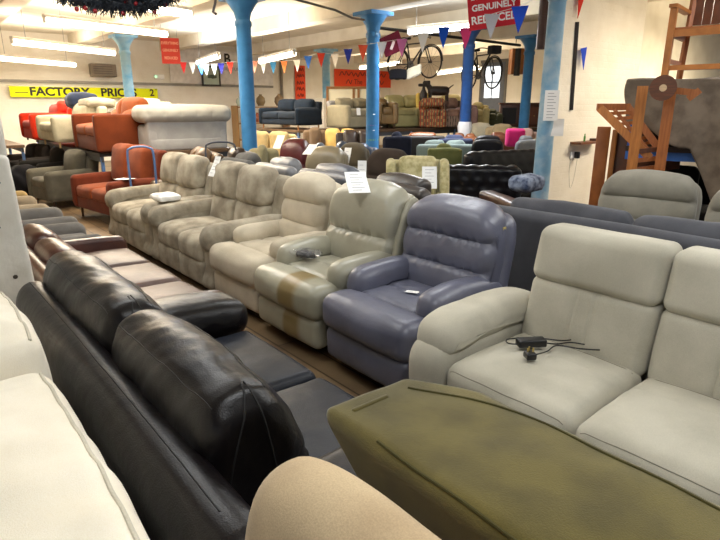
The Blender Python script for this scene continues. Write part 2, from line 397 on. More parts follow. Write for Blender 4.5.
# taupe fabric sofas in the row
TAU = mat('fabric', 'B0A794', '887E6C', scale=1.3)
def taupe(label, y, seed, rag=False):
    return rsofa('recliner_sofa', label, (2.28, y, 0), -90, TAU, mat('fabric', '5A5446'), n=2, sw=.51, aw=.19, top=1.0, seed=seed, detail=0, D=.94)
taupe('mottled taupe fabric two-seat sofa next to the beige recliner', 4.86, 5)
taupe('mottled taupe fabric two-seat sofa farther along the row, nearest the terracotta sofa', 6.30, 6)
paper('price_tag', 'long white price ticket hanging over the back of the nearer taupe sofa', (2.48, 5.32, .96), .09, .22, rx=62, rz=-78, lines=5)
wt = one('paper_sheets', pillow((.22, .30, .05), .012, (0, 0, .02), (8, 8, 2), 2, warp=lambda V: wob(V, .02, 25, 3), c=(0, 0, .03)), mat('paper', 'F2F1EC')); wt.location = (2.1, 5.72, .61); tag(wt, 'crumpled white paper sheets on the arm between the two taupe sofas', 'paper')
rm = one('remote_control', pillow((.05, .16, .03), .01, seg=(2, 4, 1), rs=2, c=(0, 0, .015)), BK); rm.location = (2.3, 5.42, .5); rm.rotation_euler = (0, 0, 1.3); tag(rm, 'black remote control on the seat of the nearer taupe sofa', 'remote control')

# ---- black leather sofa, lower left (front towards +x)
BLK = mat('leather', '141011', '0D0A0B', .32, .3); BLKS = mat('leather', '181C26', '11141C', .42, .25)  # seat copy is bluer, cool lamp tint put into its colour
bs = empty('leather_sofa', (.77, 1.78, 0), 90, 'black leather two-seat sofa with plump back cushions, lower left of the picture', 'sofa')
one('base', pillow((1.96, .86, .26), .03, seg=(8, 4, 3), rs=2, c=(0, .01, .19)), BLK, bs)
SEAMK = mat('plain', '0B0909', rough=.7)
# rear frame, a rolled top running along the back
rp = [(.36, .10), (.36, .45), (.34, .62), (.335, .72), (.35, .785), (.39, .81), (.44, .80), (.475, .75), (.485, .66), (.48, .45), (.47, .10)]
def rw(V):
    x = V[:, 0]; V = wob(V, .006, 7, 2)
    s = 1-.010*np.exp(-((x+.02)/.015)**2)/.1; V[:, 2] -= .012*np.exp(-((x-.02)/.012)**2)*(V[:, 2] > .6); return V
bf = one('back_frame', loft(rp, 2.06, .08, 40, 6, 6, warp=rw, c=(-.04, 0, 0)), BLK, bs)
seam(bf, [(-.93, .415, 1.2), (-.5, .41, 1.2), (0, .41, 1.2), (.5, .41, 1.2), (.95, .415, 1.2)], (0, .0, -1), .002, SEAMK)
cp = [(.09, .43), (.05, .52), (.055, .62), (.09, .74), (.13, .84), (.18, .905), (.245, .93), (.31, .915), (.35, .86), (.367, .76), (.37, .6), (.36, .44), (.2, .40)]
for x0, w, sd in ((.49, .98, 1), (-.385, .76, 2)):
    def cw(V, sd=sd, x0=x0, w=w):
        x = V[:, 0]/(w/2); V = V.copy()
        V[:, 2] -= .016*np.abs(x)**5*(V[:, 2] > .5)
        V = wob(V, .014, 6, sd*3); V = wob(V, .005, 19, sd*5)
        t = V[:, 1]+(V[:, 2]-.4)*.35
        V[:, 1] -= .012*np.exp(-(((V[:, 2]-.70))/.012)**2)*(V[:, 1] < .15)*-1
        return V
    c_ = one('back_cushion', loft(cp, w, .06, 40, 8, 7, warp=cw, c=(x0, 0, 0), crown=.012), BLK, bs)
    seam(c_, [(x0-w*.44, .19, 1.4), (x0-w*.25, .18, 1.4), (x0, .175, 1.4), (x0+w*.25, .18, 1.4), (x0+w*.44, .19, 1.4)], (0, 0, -1), .0018, SEAMK)
    for q_ in ([(x0, .235, .93), (x0, .20, .75), (x0, .15, .5)], [(x0, .245, .93), (x0, .31, .75), (x0, .335, .5)]): seam(c_, q_, (1, 0, 0), .003, SEAMK)
    seam(c_, [(x0-w*.44, .325, 1.4), (x0, .335, 1.4), (x0+w*.44, .325, 1.4)], (0, 0, -1), .0018, SEAMK)
for x0, w, sd in ((.31, .64, 3), (-.40, .78, 4)):
    def sw_(V, sd=sd): return wob(wob(V, .008, 6, sd), .002, 40, sd)
    s_ = one('seat_cushion', pillow((w-.006, .60, .19), .05, (0, .01, .025), (22, 22, 4), 5, warp=sw_, c=(x0, -.17, .365)), BLKS, bs)
    for sy in (-.44, ): seam(s_, [(x0-w*.46, sy, 1), (x0+w*.46, sy, 1)], (0, 0, -1), .003, BLKS)
for s in (1, -1):
    x = s*.82
    a = one('arm', loft([(-.45, .06), (-.46, .3), (-.45, .47), (0, .5), (.36, .5), (.38, .2), (.36, .06)], .24, .05, 4, 4, 5, c=(x, 0, 0)), BLK, bs)
    one('arm_roll', loft([(-.42, .40), (-.485, .44), (-.50, .50), (-.47, .565), (-.38, .60), (-.2, .615), (.1, .61), (.34, .60), (.36, .5), (.1, .44), (-.2, .42)], .33, .10, 8, 7, 6, warp=lambda V: wob(V, .008, 9, 3), c=(x-s*.03, 0, 0), crown=.015), BLK, a)
one('side_panel', pillow((.30, .55, .46), .06, (.0, .0, .0), (3, 5, 4), 3, c=(-.92, .17, .28)), BLK, bs)
feet(bs, 1.9, .82, .07, mat('wood', '2A1A12'))

# ---- brown leather three-seat sofa beyond it
BRN = mat('leather', '5C4034', '463026', .45, .25); BRD = mat('leather', '4E2C22', '3C2019', .3, .2)
br = empty('leather_sofa', (.90, 3.68, 0), 90, 'brown leather three-seat sofa with tan seat cushions behind the black leather sofa', 'sofa')
one('base', pillow((1.86, .78, .26), .03, seg=(8, 4, 3), rs=2, c=(0, .0, .2)), BRD, br)
one('back_frame', loft([(.28, .08), (.26, .5), (.31, .64), (.37, .70), (.43, .67), (.42, .5), (.40, .08)], 1.86, .06, 10, 4, 5), BRD, br)
for i in range(3):
    x0 = (i-1)*.555
    one('seat_cushion', pillow((.55, .58, .17), .055, (0, .015, .03), (12, 12, 3), 4, warp=lambda V: wob(V, .006, 8, i), c=(x0, -.13, .385)), BRN, br)
    one('back_cushion', loft([(.14, .45), (.08, .54), (.13, .64), (.2, .73), (.28, .74), (.33, .68), (.34, .5), (.25, .43)], .55, .08, 8, 5, 5, warp=lambda V: wob(V, .012, 9, i+4), c=(x0, 0, 0), crown=.02), BRD, br)
for s in (-1, 1): one('arm', loft([(-.41, .05), (-.42, .4), (-.40, .53), (-.3, .56), (0, .57), (.34, .58), (.38, .4), (.36, .05)], .10, .035, 2, 4, 5, c=(s*.885, 0, 0)), BRD, br)

# ---- cream sofa cushions, bottom left (front towards -x)
CRM = mat('fabric', 'F0E8D6', 'E6DDC9')
ws_ = empty('cream_sofa', (-.245, 1.46, 0), -90, 'cream fabric sofa with boxy piped cushions at the bottom left corner', 'sofa')
one('base', pillow((1.5, .86, .30), .04, seg=(6, 4, 2), rs=2, c=(0, 0, .20)), CRM, ws_)
one('back_frame', pillow((1.5, .16, .66), .05, seg=(6, 2, 4), rs=3, c=(0, .38, .42)), CRM, ws_)
for x0, w, zt in ((.30, .82, .90), (-.40, .56, .98)):
    def cw(V, x0=x0, w=w, zt=zt):
        V = wob(V, .010, 7, x0*9); V[:, 2] += .006*np.sin(V[:, 0]*46+np.sin(V[:, 1]*9)*1.5)*np.exp(-((V[:, 1]-.1)/.09)**2); return V
    c_ = one('back_cushion', pillow((w, .34, .46), .055, (.02, .03, .035), (28, 16, 12), 5, warp=cw, c=(x0, .29, zt-.245)), CRM, ws_)
    x1, x2 = x0-w/2+.035, x0+w/2-.035
    for yy in (.435, .15): seam(c_, [(x1, yy, 2), (x0-.15, yy+.006, 2), (x0+.15, yy+.006, 2), (x2, yy, 2)], (0, 0, -1), .0045, mat('fabric', 'CFC8B6'), 'piping', off=.002)
    one('seat_cushion', pillow((w-.01, .58, .2), .06, (0, 0, .03), (8, 8, 3), 4, c=(x0, -.1, .42)), CRM, ws_)
for s in (-1, 1): one('arm', pillow((.14, .86, .5), .05, seg=(2, 5, 4), rs=3, c=(s*.76, 0, .33)), CRM, ws_)

# ---- green velvet sofa seen over its boxy back
GRN = mat('velvet', '5E5428', '4A421D')
gs = empty('velvet_sofa', (1.02, .12, 0), 90, 'olive green velvet sofa seen over its thick boxy back, bottom right', 'sofa')
one('base', pillow((1.3, .84, .30), .04, seg=(6, 4, 2), rs=2, c=(0, 0, .2)), GRN, gs)
def gw(V):
    V = V.copy(); x = V[:, 0]
    t = np.clip((x-.50)/.16, 0, 1)                # far end slants down to a blunt nose
    V[:, 1] += (.49-V[:, 1])*.30*t**1.3
    lo = np.clip(1.0-V[:, 2], 0, .6); V[:, 1] -= lo*.28; V[:, 0] -= lo*.55*np.clip((x-.2)/.45, 0, 1)
    V = wob(V, .007, 7, 4); return V
gb = one('back', pillow((1.32, .31, .86), .035, (.0, .012, .012), (30, 10, 16), 4, warp=lambda V: gw(V+np.array((0, .335, .57)))), GRN, gs)
GS2 = mat('velvet', '423D1C')
seam(gb, [(-.6, .215, 2), (-.2, .215, 2), (.2, .215, 2), (.42, .217, 2), (.60, .30, 2)], (0, 0, -1), .003, GS2, 'piping')
seam(gb, [(-.6, .47, 2), (-.2, .475, 2), (.2, .475, 2), (.5, .47, 2)], (0, 0, -1), .003, GS2, 'piping')
seam(gb, [(.10, .9, .96), (.10, .9, .7), (.10, .9, .3)], (0, -1, 0), .0025, GS2, 'piping')
one('fabric_loop', pillow((.012, .09, .02), .005, seg=(1, 5, 1), rs=2, c=(.60, .40, .995)), GRN, gb)
for s in (-1, 1): one('arm', pillow((.16, .8, .5), .05, seg=(3, 5, 4), rs=3, c=(s*.56, -.05, .34)), GRN, gs)
one('seat_cushion', pillow((.96, .6, .18), .05, (0, 0, .02), (6, 6, 3), 3, c=(0, -.12, .40)), GRN, gs)

# ---- beige suede recliner back at the bottom edge (front towards -x)
def bw(V):
    t = np.clip((np.abs(V[:, 0])-.10)/.21, 0, 1); k = np.clip((V[:, 2]-.3)/.7, 0, 1); V[:, 2] -= .11*t**2.6*k; V[:, 1] = .28+(V[:, 1]-.28)*(1-.22*t**2*(V[:, 2] > .4)); return wob(V, .008, 7, 3)
BSU = mat('suede', 'BCA684', 'A0896A')
be = empty('suede_armchair', (.07, .36, 0), -90, 'tan suede armchair with rounded back top at the bottom edge of the picture', 'armchair')
one('base', pillow((.70, .74, .34), .05, seg=(4, 4, 3), rs=2, c=(0, 0, .22)), BSU, be)
one('back', loft([(.17, .40), (.16, .6), (.19, .85), (.22, 1.04), (.28, 1.09), (.33, 1.05), (.36, .85), (.36, .6), (.34, .2), (.2, .2)],  .62, .085, 30, 8, 6, warp=bw, crown=.01), BSU, be)
one('seat_cushion', pillow((.5, .5, .14), .05, (0, 0, .02), (6, 6, 3), 3, c=(0, -.1, .41)), BSU, be)
for s in (-1, 1): one('arm', loft([(-.36, .08), (-.37, .5), (-.3, .58), (0, .6), (.2, .6), (.22, .1)], .12, .05, 2, 4, 4, c=(s*.31, 0, 0)), BSU, be)
# ================================================================ the room shell
CEIL = 3.38; BEAM = 3.10
def struct(name, vf, m, label=None, parent=None, **kw):
    o = one(name, vf, m, parent, smooth=False, **kw)
    if parent is None: o['kind'] = 'structure'
    if label: o['label'] = label
    return o
# floor: worn brown boards
fm = mat('floor', '8C7455', '5E4A36', .42); nt = fm.node_tree; N = nt.nodes; L = nt.links; b = N['Principled BSDF']
src = b.inputs['Base Color'].links[0].from_socket
tc = N.new('ShaderNodeTexCoord'); bk = N.new('ShaderNodeTexBrick'); bk.inputs['Scale'].default_value = 1; bk.inputs['Mortar Size'].default_value = .006; bk.inputs['Brick Width'].default_value = 3; bk.inputs['Row Height'].default_value = .16
bk.inputs['Color1'].default_value = (.9, .9, .9, 1); bk.inputs['Color2'].default_value = (.6, .6, .6, 1); bk.inputs['Mortar'].default_value = (.15, .12, .1, 1)
mp = N.new('ShaderNodeMapping'); mp.inputs['Rotation'].default_value = (0, 0, PI/2); L.new(tc.outputs['Object'], mp.inputs[0]); L.new(mp.outputs[0], bk.inputs[0])
mx = N.new('ShaderNodeMix'); mx.data_type = 'RGBA'; mx.blend_type = 'MULTIPLY'; mx.inputs[0].default_value = 1; L.new(src, mx.inputs[6]); L.new(bk.outputs[0], mx.inputs[7]); L.new(mx.outputs[2], b.inputs['Base Color'])
struct('floor', box(24, 24, .1, (7, 7, -.05)), fm)
# painted brick walls
def brick(hexc, hex2):
    m = mat('wall', hexc, hex2, .8, .3, 1.03).copy(); nt = m.node_tree; N = nt.nodes; L = nt.links; b = N['Principled BSDF']
    tc = N.new('ShaderNodeTexCoord'); sx = N.new('ShaderNodeSeparateXYZ'); ad = N.new('ShaderNodeMath'); cb = N.new('ShaderNodeCombineXYZ')
    L.new(tc.outputs['Object'], sx.inputs[0]); L.new(sx.outputs[0], ad.inputs[0]); L.new(sx.outputs[1], ad.inputs[1]); L.new(ad.outputs[0], cb.inputs[0]); L.new(sx.outputs[2], cb.inputs[1])
    bk = N.new('ShaderNodeTexBrick'); bk.inputs['Scale'].default_value = 1; bk.inputs['Brick Width'].default_value = .23; bk.inputs['Row Height'].default_value = .078; bk.inputs['Mortar Size'].default_value = .006
    L.new(cb.outputs[0], bk.inputs[0]); old = b.inputs['Normal'].links[0].from_node
    bp = N.new('ShaderNodeBump'); bp.inputs['Strength'].default_value = .5; bp.inputs['Distance'].default_value = .006; bp.invert = True
    L.new(bk.outputs['Fac'], bp.inputs['Height']); L.new(old.outputs[0], bp.inputs['Normal']); L.new(bp.outputs[0], b.inputs['Normal']); return m
WALL = brick('F0EBDF', 'E6DFD0'); WALLW = brick('EEE8DA', 'E4DCCB')
struct('wall_back', box(17.2, .2, 3.6, (7.4, 17.6, 1.7)), WALL)
struct('wall_right', box(.2, 14, 3.6, (16.1, 10.6, 1.7)), WALLW)
struct('wall_left', box(.2, 16.5, 3.6, (-1.3, 9.4, 1.7)), WALL)
CE = mat('wall', 'E4DCCB', 'D6CCB9', .85, .1, .99)
ce = struct('ceiling', box(24, 24, .1, (7, 7, CEIL+.05)), CE)
for i, x in enumerate((-.6, 1.9, 4.35, 6.85, 9.35, 11.85, 14.3)):
    struct('trim_%d' % (i+1), box(.34, 22, CEIL-BEAM, (x, 6.6, (CEIL+BEAM)/2)), CE, label='painted ceiling beam')
# the white pier wall by the near column, and the shallow recess right of it
struct('wall_pier', box(2.13, .15, CEIL, (7.385, 4.05, CEIL/2)), WALLW)
struct('wall_recess', box(6.0, .2, CEIL, (11.4, 4.75, CEIL/2)), mat('wall', 'DDD6C4', 'D0C7B2', .85, .2, .98))
struct('trim_8', box(5.2, .35, .06, (11.05, 4.5, 1.98)), mat('paint', 'E8E2D4'), label='white painted ledge in the recess')
# white painted brick post at the left edge
pm_ = mat('paint', 'E9E5DA', 'D8D2C4', .6, .4); 
po = empty('brick_pier', (.215, 3.12, 0), 0, 'chipped white painted square pier at the left edge of the picture', 'pier'); po['kind'] = 'structure'; po.name = 'trim_9'
def chip(V): return wob(V, .006, 14, 1)
one('pier_shaft', pillow((.36, .30, 1.75), .02, seg=(8, 6, 30), rs=2, warp=chip, c=(0, 0, 2.2)), pm_, po)
one('pier_base', pillow((.36, .34, 1.34), .025, seg=(8, 6, 24), rs=2, warp=lambda V: chip(V*np.column_stack([1+.16*(.67-V[:, 2]), np.ones(len(V)), np.ones(len(V))])), c=(.0, 0, .67)), pm_, po)
for i, (y, z, r) in enumerate(((-.165, .78, .011), (-.168, 1.02, .008), (-.165, .62, .012), (-.17, 1.22, .009), (-.152, 1.55, .01))):
    one('paint_chip', lathe([(r, 0), (r*.8, .004)], 7, (0, 0, 0)), mat('plain', '4A4036'), po, loc=(.12-.03*(i % 3), y-.008, z), rot=(90, 0, 0))
# cast iron columns
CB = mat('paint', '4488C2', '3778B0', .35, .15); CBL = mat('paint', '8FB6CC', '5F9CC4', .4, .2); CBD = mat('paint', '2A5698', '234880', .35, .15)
def column(x, y, m, label, r=.115, cap=.32, top=BEAM):
    o = empty('iron_column', (x, y, 0), 0, label, 'column', None)
    one('shaft', lathe([(r*1.35, 0), (r*1.35, .12), (r*1.1, .16), (r*1.05, .5), (r*.98, top-cap-.1), (r*1.12, top-cap-.08), (r*1.12, top-cap-.03), (r*.95, top-cap)], 28), m, o)
    # flared capital with a square top plate
    one('capital', lathe([(r*.95, top-cap), (r*1.15, top-cap+.1), (r*1.7, top-cap+.2), (r*2.1, top-.06)], 28), m, o)
    one('capital_plate', box(r*4.4, r*4.4, .06, (0, 0, top-.03)), m, o, smooth=False)
    return o
column(4.40, 8.10, CB, 'blue painted iron column nearest on the left, in front of the picture wall', top=BEAM)
k2 = column(6.85, 7.95, CB, 'blue painted iron column in the centre with a green band of tape')
one('green_tape', lathe([(.119, 0), (.119, .035)], 24, (0, 0, .93)), mat('plain', '9CCB3C'), k2); one('pink_tape', lathe([(.118, 0), (.118, .012)], 24, (0, 0, 1.2)), mat('plain', 'B66AC0'), k2)
for z in (1.12, 1.4): one('sticker', box(.05, .004, .015, (-.06, -.11, z)), mat('paper', 'E8F0F8'), k2)
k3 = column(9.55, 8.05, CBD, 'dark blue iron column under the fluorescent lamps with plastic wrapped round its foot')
one('plastic_wrap', lathe([(.15, 0), (.17, .1), (.14, .25), (.16, .4), (.135, .5)], 20, (0, 0, .72)), mat('gloss', 'D6D8DC'), k3)
column(11.9, 8.2, CB, 'blue iron column farthest right, beside the brown cabinet')
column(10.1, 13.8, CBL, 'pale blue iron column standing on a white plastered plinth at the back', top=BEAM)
one_ = one('column_plinth', pillow((.75, .75, 1.75), .02, seg=(2, 2, 2), rs=1, c=(0, 0, .875)), WALLW); one_.location = (10.1, 13.8, 0); tag(one_, 'white plastered plinth wrapped around the foot of the back column', 'plinth')
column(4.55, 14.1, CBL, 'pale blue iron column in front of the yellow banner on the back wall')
kn = column(6.12, 3.90, mat('paint', '79A6C6', 'B4C8D4', .45, .3), 'chipped pale blue iron column against the white pier wall on the right', r=.098)
# notices taped on the near column
for i, (z, w, h, rz) in enumerate(((1.55, .17, .34, 2), (1.30, .20, .20, -12))):
    p = paper('notice', ['printed white notice taped high on the near column', 'torn white sheet hanging below the notice on the near column'][i], (6.0+.13*i, 3.78, z), w, h, rx=90, rz=-38, lines=9 if i == 0 else 0, cat='notice')
# dado trunking on back wall
one_ = struct('trim_10', box(11.2, .05, .07, (4.9, 17.46, 2.17)), mat('paint', '9A958C'), label='grey cable trunking along the back wall')
# ---- fluorescent lamps
tube_w = emit('tube_warm', (1.0, .87, .66), 9.0); tube_n = emit('tube_cool', (.97, .98, 1.0), 9.0)
FIT = mat('paint', 'EDE9E0')
def lamp(a, b, z, label, warm, group='fluorescent ceiling lamps', power=40, vis=True):
    a = Vector((*a, z)); b = Vector((*b, z)); d = b-a; Ln = d.length; ang = math.degrees(math.atan2(d.y, d.x))
    o = empty('fluorescent_lamp', (a+b)/2, ang, label, 'lamp', group)
    one('fitting', pillow((Ln, .09, .05), .012, seg=(4, 1, 1), rs=2, c=(0, 0, .07)), FIT, o)
    t = one('tube', tube([(-Ln/2+.03, 0, 0), (Ln/2-.03, 0, 0)], .05, 12), tube_w if warm else tube_n, o)  # thicker than a bare tube, its glare built into the shape
    for s in (-1, 1):
        one('end_cap', pillow((.03, .06, .08), .008, seg=(1, 1, 1), rs=1, c=(s*(Ln/2-.015), 0, .01)), FIT, o)
        one('hanging_wire', tube([(s*Ln*.38, 0, .07), (s*Ln*.38, 0, CEIL-z)], .004, 5), mat('metal', '707070'), o)
    ld = bpy.data.lights.new('tube_light', 'AREA'); ld.shape = 'RECTANGLE'; ld.size = Ln; ld.size_y = .12; ld.energy = power; ld.color = (1.0, .88, .70) if warm else (.93, .97, 1.0)
    lo = bpy.data.objects.new('tube_light', ld); C.objects.link(lo); lo.parent = o; lo.location = (0, 0, -.07)
    l2 = ld.copy(); l2.energy = power*.55; l2o = bpy.data.objects.new('tube_light', l2); C.objects.link(l2o); l2o.parent = o; l2o.location = (0, 0, .10); l2o.rotation_euler = (PI, 0, 0); l2.size_y = .3
    return o
LW = [((2.05, 9.8), (4.1, 10.3), 2.75, 1, 'topmost'), ((1.9, 11.7), (3.95, 12.85), 2.6, 1, 'second'), ((2.0, 14.6), (3.9, 15.9), 2.52, 1, 'third'),
      ((6.9, 12.0), (6.35, 9.7), 2.52, 1, 'a'), ((6.45, 14.4), (5.95, 12.15), 2.6, 0, 'b'), ((7.41, 7.66), (7.75, 6.22), 2.8, 0, 'c'), ((12.48, 15.14), (11.97, 12.63), 2.75, 1, 'd'), ((13.3, 12.4), (12.1, 9.8), 2.5, 1, 'e')]
NAMES = ['long fluorescent lamp under the tinsel garland, highest of the left lamps', 'long fluorescent lamp on the left, second below the garland', 'long fluorescent lamp on the left just above the grey wall heater',
         'fluorescent lamp just right of the nearest blue column', 'fluorescent lamp above the framed picture on the back wall', 'fluorescent lamp beside the large red sign', 'fluorescent lamp crossing behind the centre column above the orange banner', 'fluorescent lamp glowing on the right wall below the bicycles']
for (a, b_, z, w, _), nm in zip(LW, NAMES): lamp(a, b_, z, nm, w, power=100)
lamp((1.7, 7.6), (3.6, 8.1), 2.78, 'fluorescent lamp at the top left corner behind the garland', 1, power=80)
lamp((7.0, 2.2), (9.2, 2.2), 2.85, "unseen fluorescent lamp added to brighten the white pier", 1, power=90)  # extra lamp put in to brighten the pier wall
lamp((9.6, 3.3), (11.4, 3.3), 2.85, 'fluorescent lamp added to brighten the recess wall', 1, power=70)  # another extra lamp, there only to lift the recess wall
# unseen lamps added above and behind the viewer to light the foreground
for (x, y) in ((.6, 3.2), (3.4, 3.4), (.8, .2), (3.6, .4), (6.0, 1.2), (2.2, 6.0)):
    lamp((x-.9, y), (x+.9, y), 2.85, 'unseen fluorescent lamp added to light the foreground sofas', 0, power=27)
# even world fill in place of daylight, entering the unbuilt end behind
w = bpy.data.worlds.new('world'); bpy.context.scene.world = w; w.use_nodes = True
w.node_tree.nodes['Background'].inputs[0].default_value = (.80, .88, 1.0, 1); w.node_tree.nodes['Background'].inputs[1].default_value = .40
vs = bpy.context.scene.view_settings; vs.view_transform = 'Standard'; vs.look = 'None'; vs.gamma = 1; vs.exposure = 0; vs.use_curve_mapping = False
# ================================================================ the showroom stock behind
def sofa(name, label, loc, rz, m, W=1.5, D=.82, seat=.42, arm=.58, back=.85, aw=.15, n=2, mb=None, ms=None, leg=.10, legm=None, cat='sofa', group=None, cush=True, arms=(-1, 1), puff=.03, seed=0, tilt=.15, round_=.05, tuft=False, head=0):
    o = empty(name, loc, rz, label, cat, group); ms = ms or m; mb = mb or m; hb = D/2; iw = W-2*aw; ph = seed
    def wv(V): return wob(V, .008, 7, ph)
    one('base', pillow((W-.02, D-.06, seat-.10-leg+.0), .03, (0, .005, 0), (4, 3, 2), 2, c=(0, 0, leg+(seat-.10-leg)/2)), m, o)
    def tl(V):
        V = V.copy(); V[:, 1] += np.clip(V[:, 2]-seat, 0, 2)*tilt
        if tuft:
            V[:, 1] -= .018*np.abs(np.sin(V[:, 0]*PI/.16+(np.floor(V[:, 2]/.13) % 2)*PI/2))*np.abs(np.sin(V[:, 2]*PI/.13))
            V[:, 2] += .014*np.abs(np.sin(V[:, 0]*PI/.16))*(V[:, 2] > back-.08)
        return V
    bt = .15 if cush else .20
    one('back', pillow((W-(0 if not cush else .02), bt, back-leg), round_, (0, .01, .01), (40 if tuft else 6, 4, 18 if tuft else 5), 4, warp=lambda V: tl(wv(V+np.array((0, hb-bt/2-.04, leg+(back-leg)/2))))), mb, o)
    for s in arms:
        def wt(V, s=s):
            if tuft: V[:, 2] += .014*np.abs(np.sin(V[:, 1]*PI/.16))*(V[:, 2] > arm-.06); V[:, 0] += s*.012*np.abs(np.sin(V[:, 1]*PI/.16))*np.abs(np.sin(V[:, 2]*PI/.13))
            return V
        one('arm', pillow((aw, D-.04, arm-leg), min(round_+.01, aw*.48), (.01, .01, .01), (4, 24 if tuft else 5, 10 if tuft else 4), 4, warp=wt, c=(s*(W/2-aw/2), -.02, leg+(arm-leg)/2)), m, o)
    for i in range(n):
        w = iw/n; x = -iw/2+w*(i+.5)
        one('seat_cushion', pillow((w-.006, D-.24, .16), .05, (0, .01, puff), (6, 6, 2), 4, warp=wv, c=(x, -.10, seat-.04)), ms, o)
        if cush:
            def wb(V, x=x): return tl(wob(V+np.array((x, hb-.25, (seat+back)/2+.06)), .012, 8, ph+x*3))
            one('back_cushion', pillow((w-.008, .17, back-seat-.02), .07, (.0, .045, .02), (7, 3, 7), 4, warp=wb), ms, o)
        if head:
            one('head_cushion', pillow((w-.01, .2, .2), .08, (.0, .02, .015), (7, 3, 4), 4, warp=lambda V: tl(V+np.array((x, hb-.16, back+.02)))), ms, o)
    if leg > .03:
        for sx in (-1, 1):
            for sy in (-1, 1): one('foot', lathe([(.014, 0), (.022, leg+.02)], 8, (sx*(W/2-.09), sy*(D/2-.09), 0)), legm or mat('wood', '4A3020'), o)
    return o
def P(px, py, d, z): v = at(px, py, d); return (v.x, v.y, z)
def text(s, size, m, parent, loc, rot=(90, 0, 0), ext=.001, name='lettering', bold=.0, align='CENTER', sx=1):
    c = bpy.data.curves.new('t', 'FONT'); c.body = s; c.size = size; c.extrude = ext; c.align_x = align; c.align_y = 'CENTER'; c.offset = bold; c.space_line = .95
    t = bpy.data.objects.new('t', c); C.objects.link(t); bpy.context.view_layer.update()
    me = bpy.data.meshes.new_from_object(t.evaluated_get(bpy.context.evaluated_depsgraph_get())); bpy.data.objects.remove(t); bpy.data.curves.remove(c)
    o = bpy.data.objects.new(name, me); C.objects.link(o); me.materials.clear(); me.materials.append(m); o.parent = parent; o.location = loc; o.rotation_euler = tuple(R(a) for a in rot); o.scale = (sx, 1, 1); return o
F_ = lambda c, c2=None, **k: mat('fabric', c, c2, **k)
Lt = lambda c, c2=None, **k: mat('leather', c, c2, **k)
# ---- second row, seen from behind (front towards +x)
CH = F_('4E4F55', '43444A')
sofa('recliner_sofa', 'charcoal grey fabric sofa seen from behind, past the pale grey sofa', (3.62, 1.50, 0), 90, CH, W=2.1, D=.88, back=.87, n=2, arm=.6, leg=.05, seed=3, tilt=.1, round_=.07, aw=.18)
sofa('leather_armchair', 'dark brown leather armchair back between the sage and blue recliners', (3.50, 3.42, 0), 90, Lt('3A3431', '2E2927'), W=.90, D=.85, back=.93, n=1, leg=.05, cat='armchair', seed=5, tilt=.08, round_=.08)
sofa('leather_armchair', 'glossy blue grey leather armchair back directly behind the sage leather recliner', (3.48, 4.30, 0), 90, Lt('50545E', '444852'), W=.90, D=.85, back=.95, n=1, leg=.05, cat='armchair', seed=6, tilt=.08, round_=.08)
sofa('leather_armchair', 'silver grey leather armchair back directly behind the nearer taupe sofa', (3.46, 5.20, 0), 90, Lt('7C7D80', '6C6D70'), W=.78, D=.85, back=.95, n=1, leg=.05, cat='armchair', seed=7, tilt=.08, round_=.08)
sofa('fabric_armchair', 'dull charcoal armchair back just below the foot of the nearest blue column', (3.42, 6.0, 0), 90, F_('5C5A57', '4C4B48'), W=.72, D=.82, back=.95, n=1, leg=.05, cat='armchair', seed=8, tilt=.08, round_=.08)
# ---- third row
BG = Lt('5A1B20', '451217'); x3 = 4.22
recliner('recliner_armchair', 'glossy burgundy leather recliner armchair, right of the nearest blue column', 'armchair', P(285, 150, 8.4, 0), -62, BG, BG, W=.62, back_w=.46, pads=2, top=1.05, seed=4, detail=False)
TP = Lt('8A8069', '7B715C'); recliner('recliner_armchair', 'olive taupe leather recliner armchair beside the burgundy one', 'armchair', P(316, 150, 7.4, 0), -62, TP, TP, W=.66, back_w=.56, pads=2, top=1.0, seed=5, detail=False)
BB = F_('5F5645', '50483A'); recliner('recliner_armchair', 'drab brown recliner armchair with a slanting white price ticket', 'armchair', P(346, 150, 8.2, 0), -58, BB, BB, W=.62, back_w=.46, pads=2, top=.99, seed=6, detail=False)
DB = F_('40362F', '352C26'); recliner('recliner_armchair', 'dark chocolate brown recliner armchair behind the centre column, left of the floral chair', 'armchair', P(380, 150, 6.95, 0), -62, DB, DB, W=.68, back_w=.56, pads=2, top=1.0, seed=7, detail=False)
paper('price_tag', 'white price ticket slanting on the drab brown recliner back', tuple(P(347, 158, 7.7, .90)), .10, .22, rx=65, rz=-60, lines=3, group=None)
paper('price_tag', 'white price ticket hanging upright at the edge of the chocolate recliner', tuple(P(362, 160, 6.3, .86)), .10, .20, rx=84, rz=-50, lines=3)
paper('price_tag', 'small white price ticket on top of the burgundy recliner', tuple(P(279, 146, 8.25, 1.05)), .12, .24, rx=50, rz=-60, lines=2)
paper('price_tag', 'small white price ticket on top of the olive taupe recliner', tuple(P(310, 150, 7.3, 1.01)), .12, .24, rx=30, rz=-60, lines=2)
FL = F_('BDB48C', '9C9468', scale=4.0)
fc = sofa('wing_armchair', 'cream floral wing armchair with a large white price ticket', (4.55, 4.48, 0), -42, FL, W=.72, D=.80, back=.93, n=1, cat='armchair', seed=9, puff=.04, tilt=.12, aw=.13)
for s in (-1, 1): one('wing', loft([(.0, .5), (.0, .62), (.05, .8), (.12, .93), (.28, .95), (.34, .8), (.30, .5)], .11, .05, 2, 4, 4, c=(s*.31, 0, 0)), FL, fc)
paper('price_tag', 'large white printed price ticket on the cream floral armchair', (4.44, 4.20, .80), .16, .24, rx=76, rz=-40, lines=6)
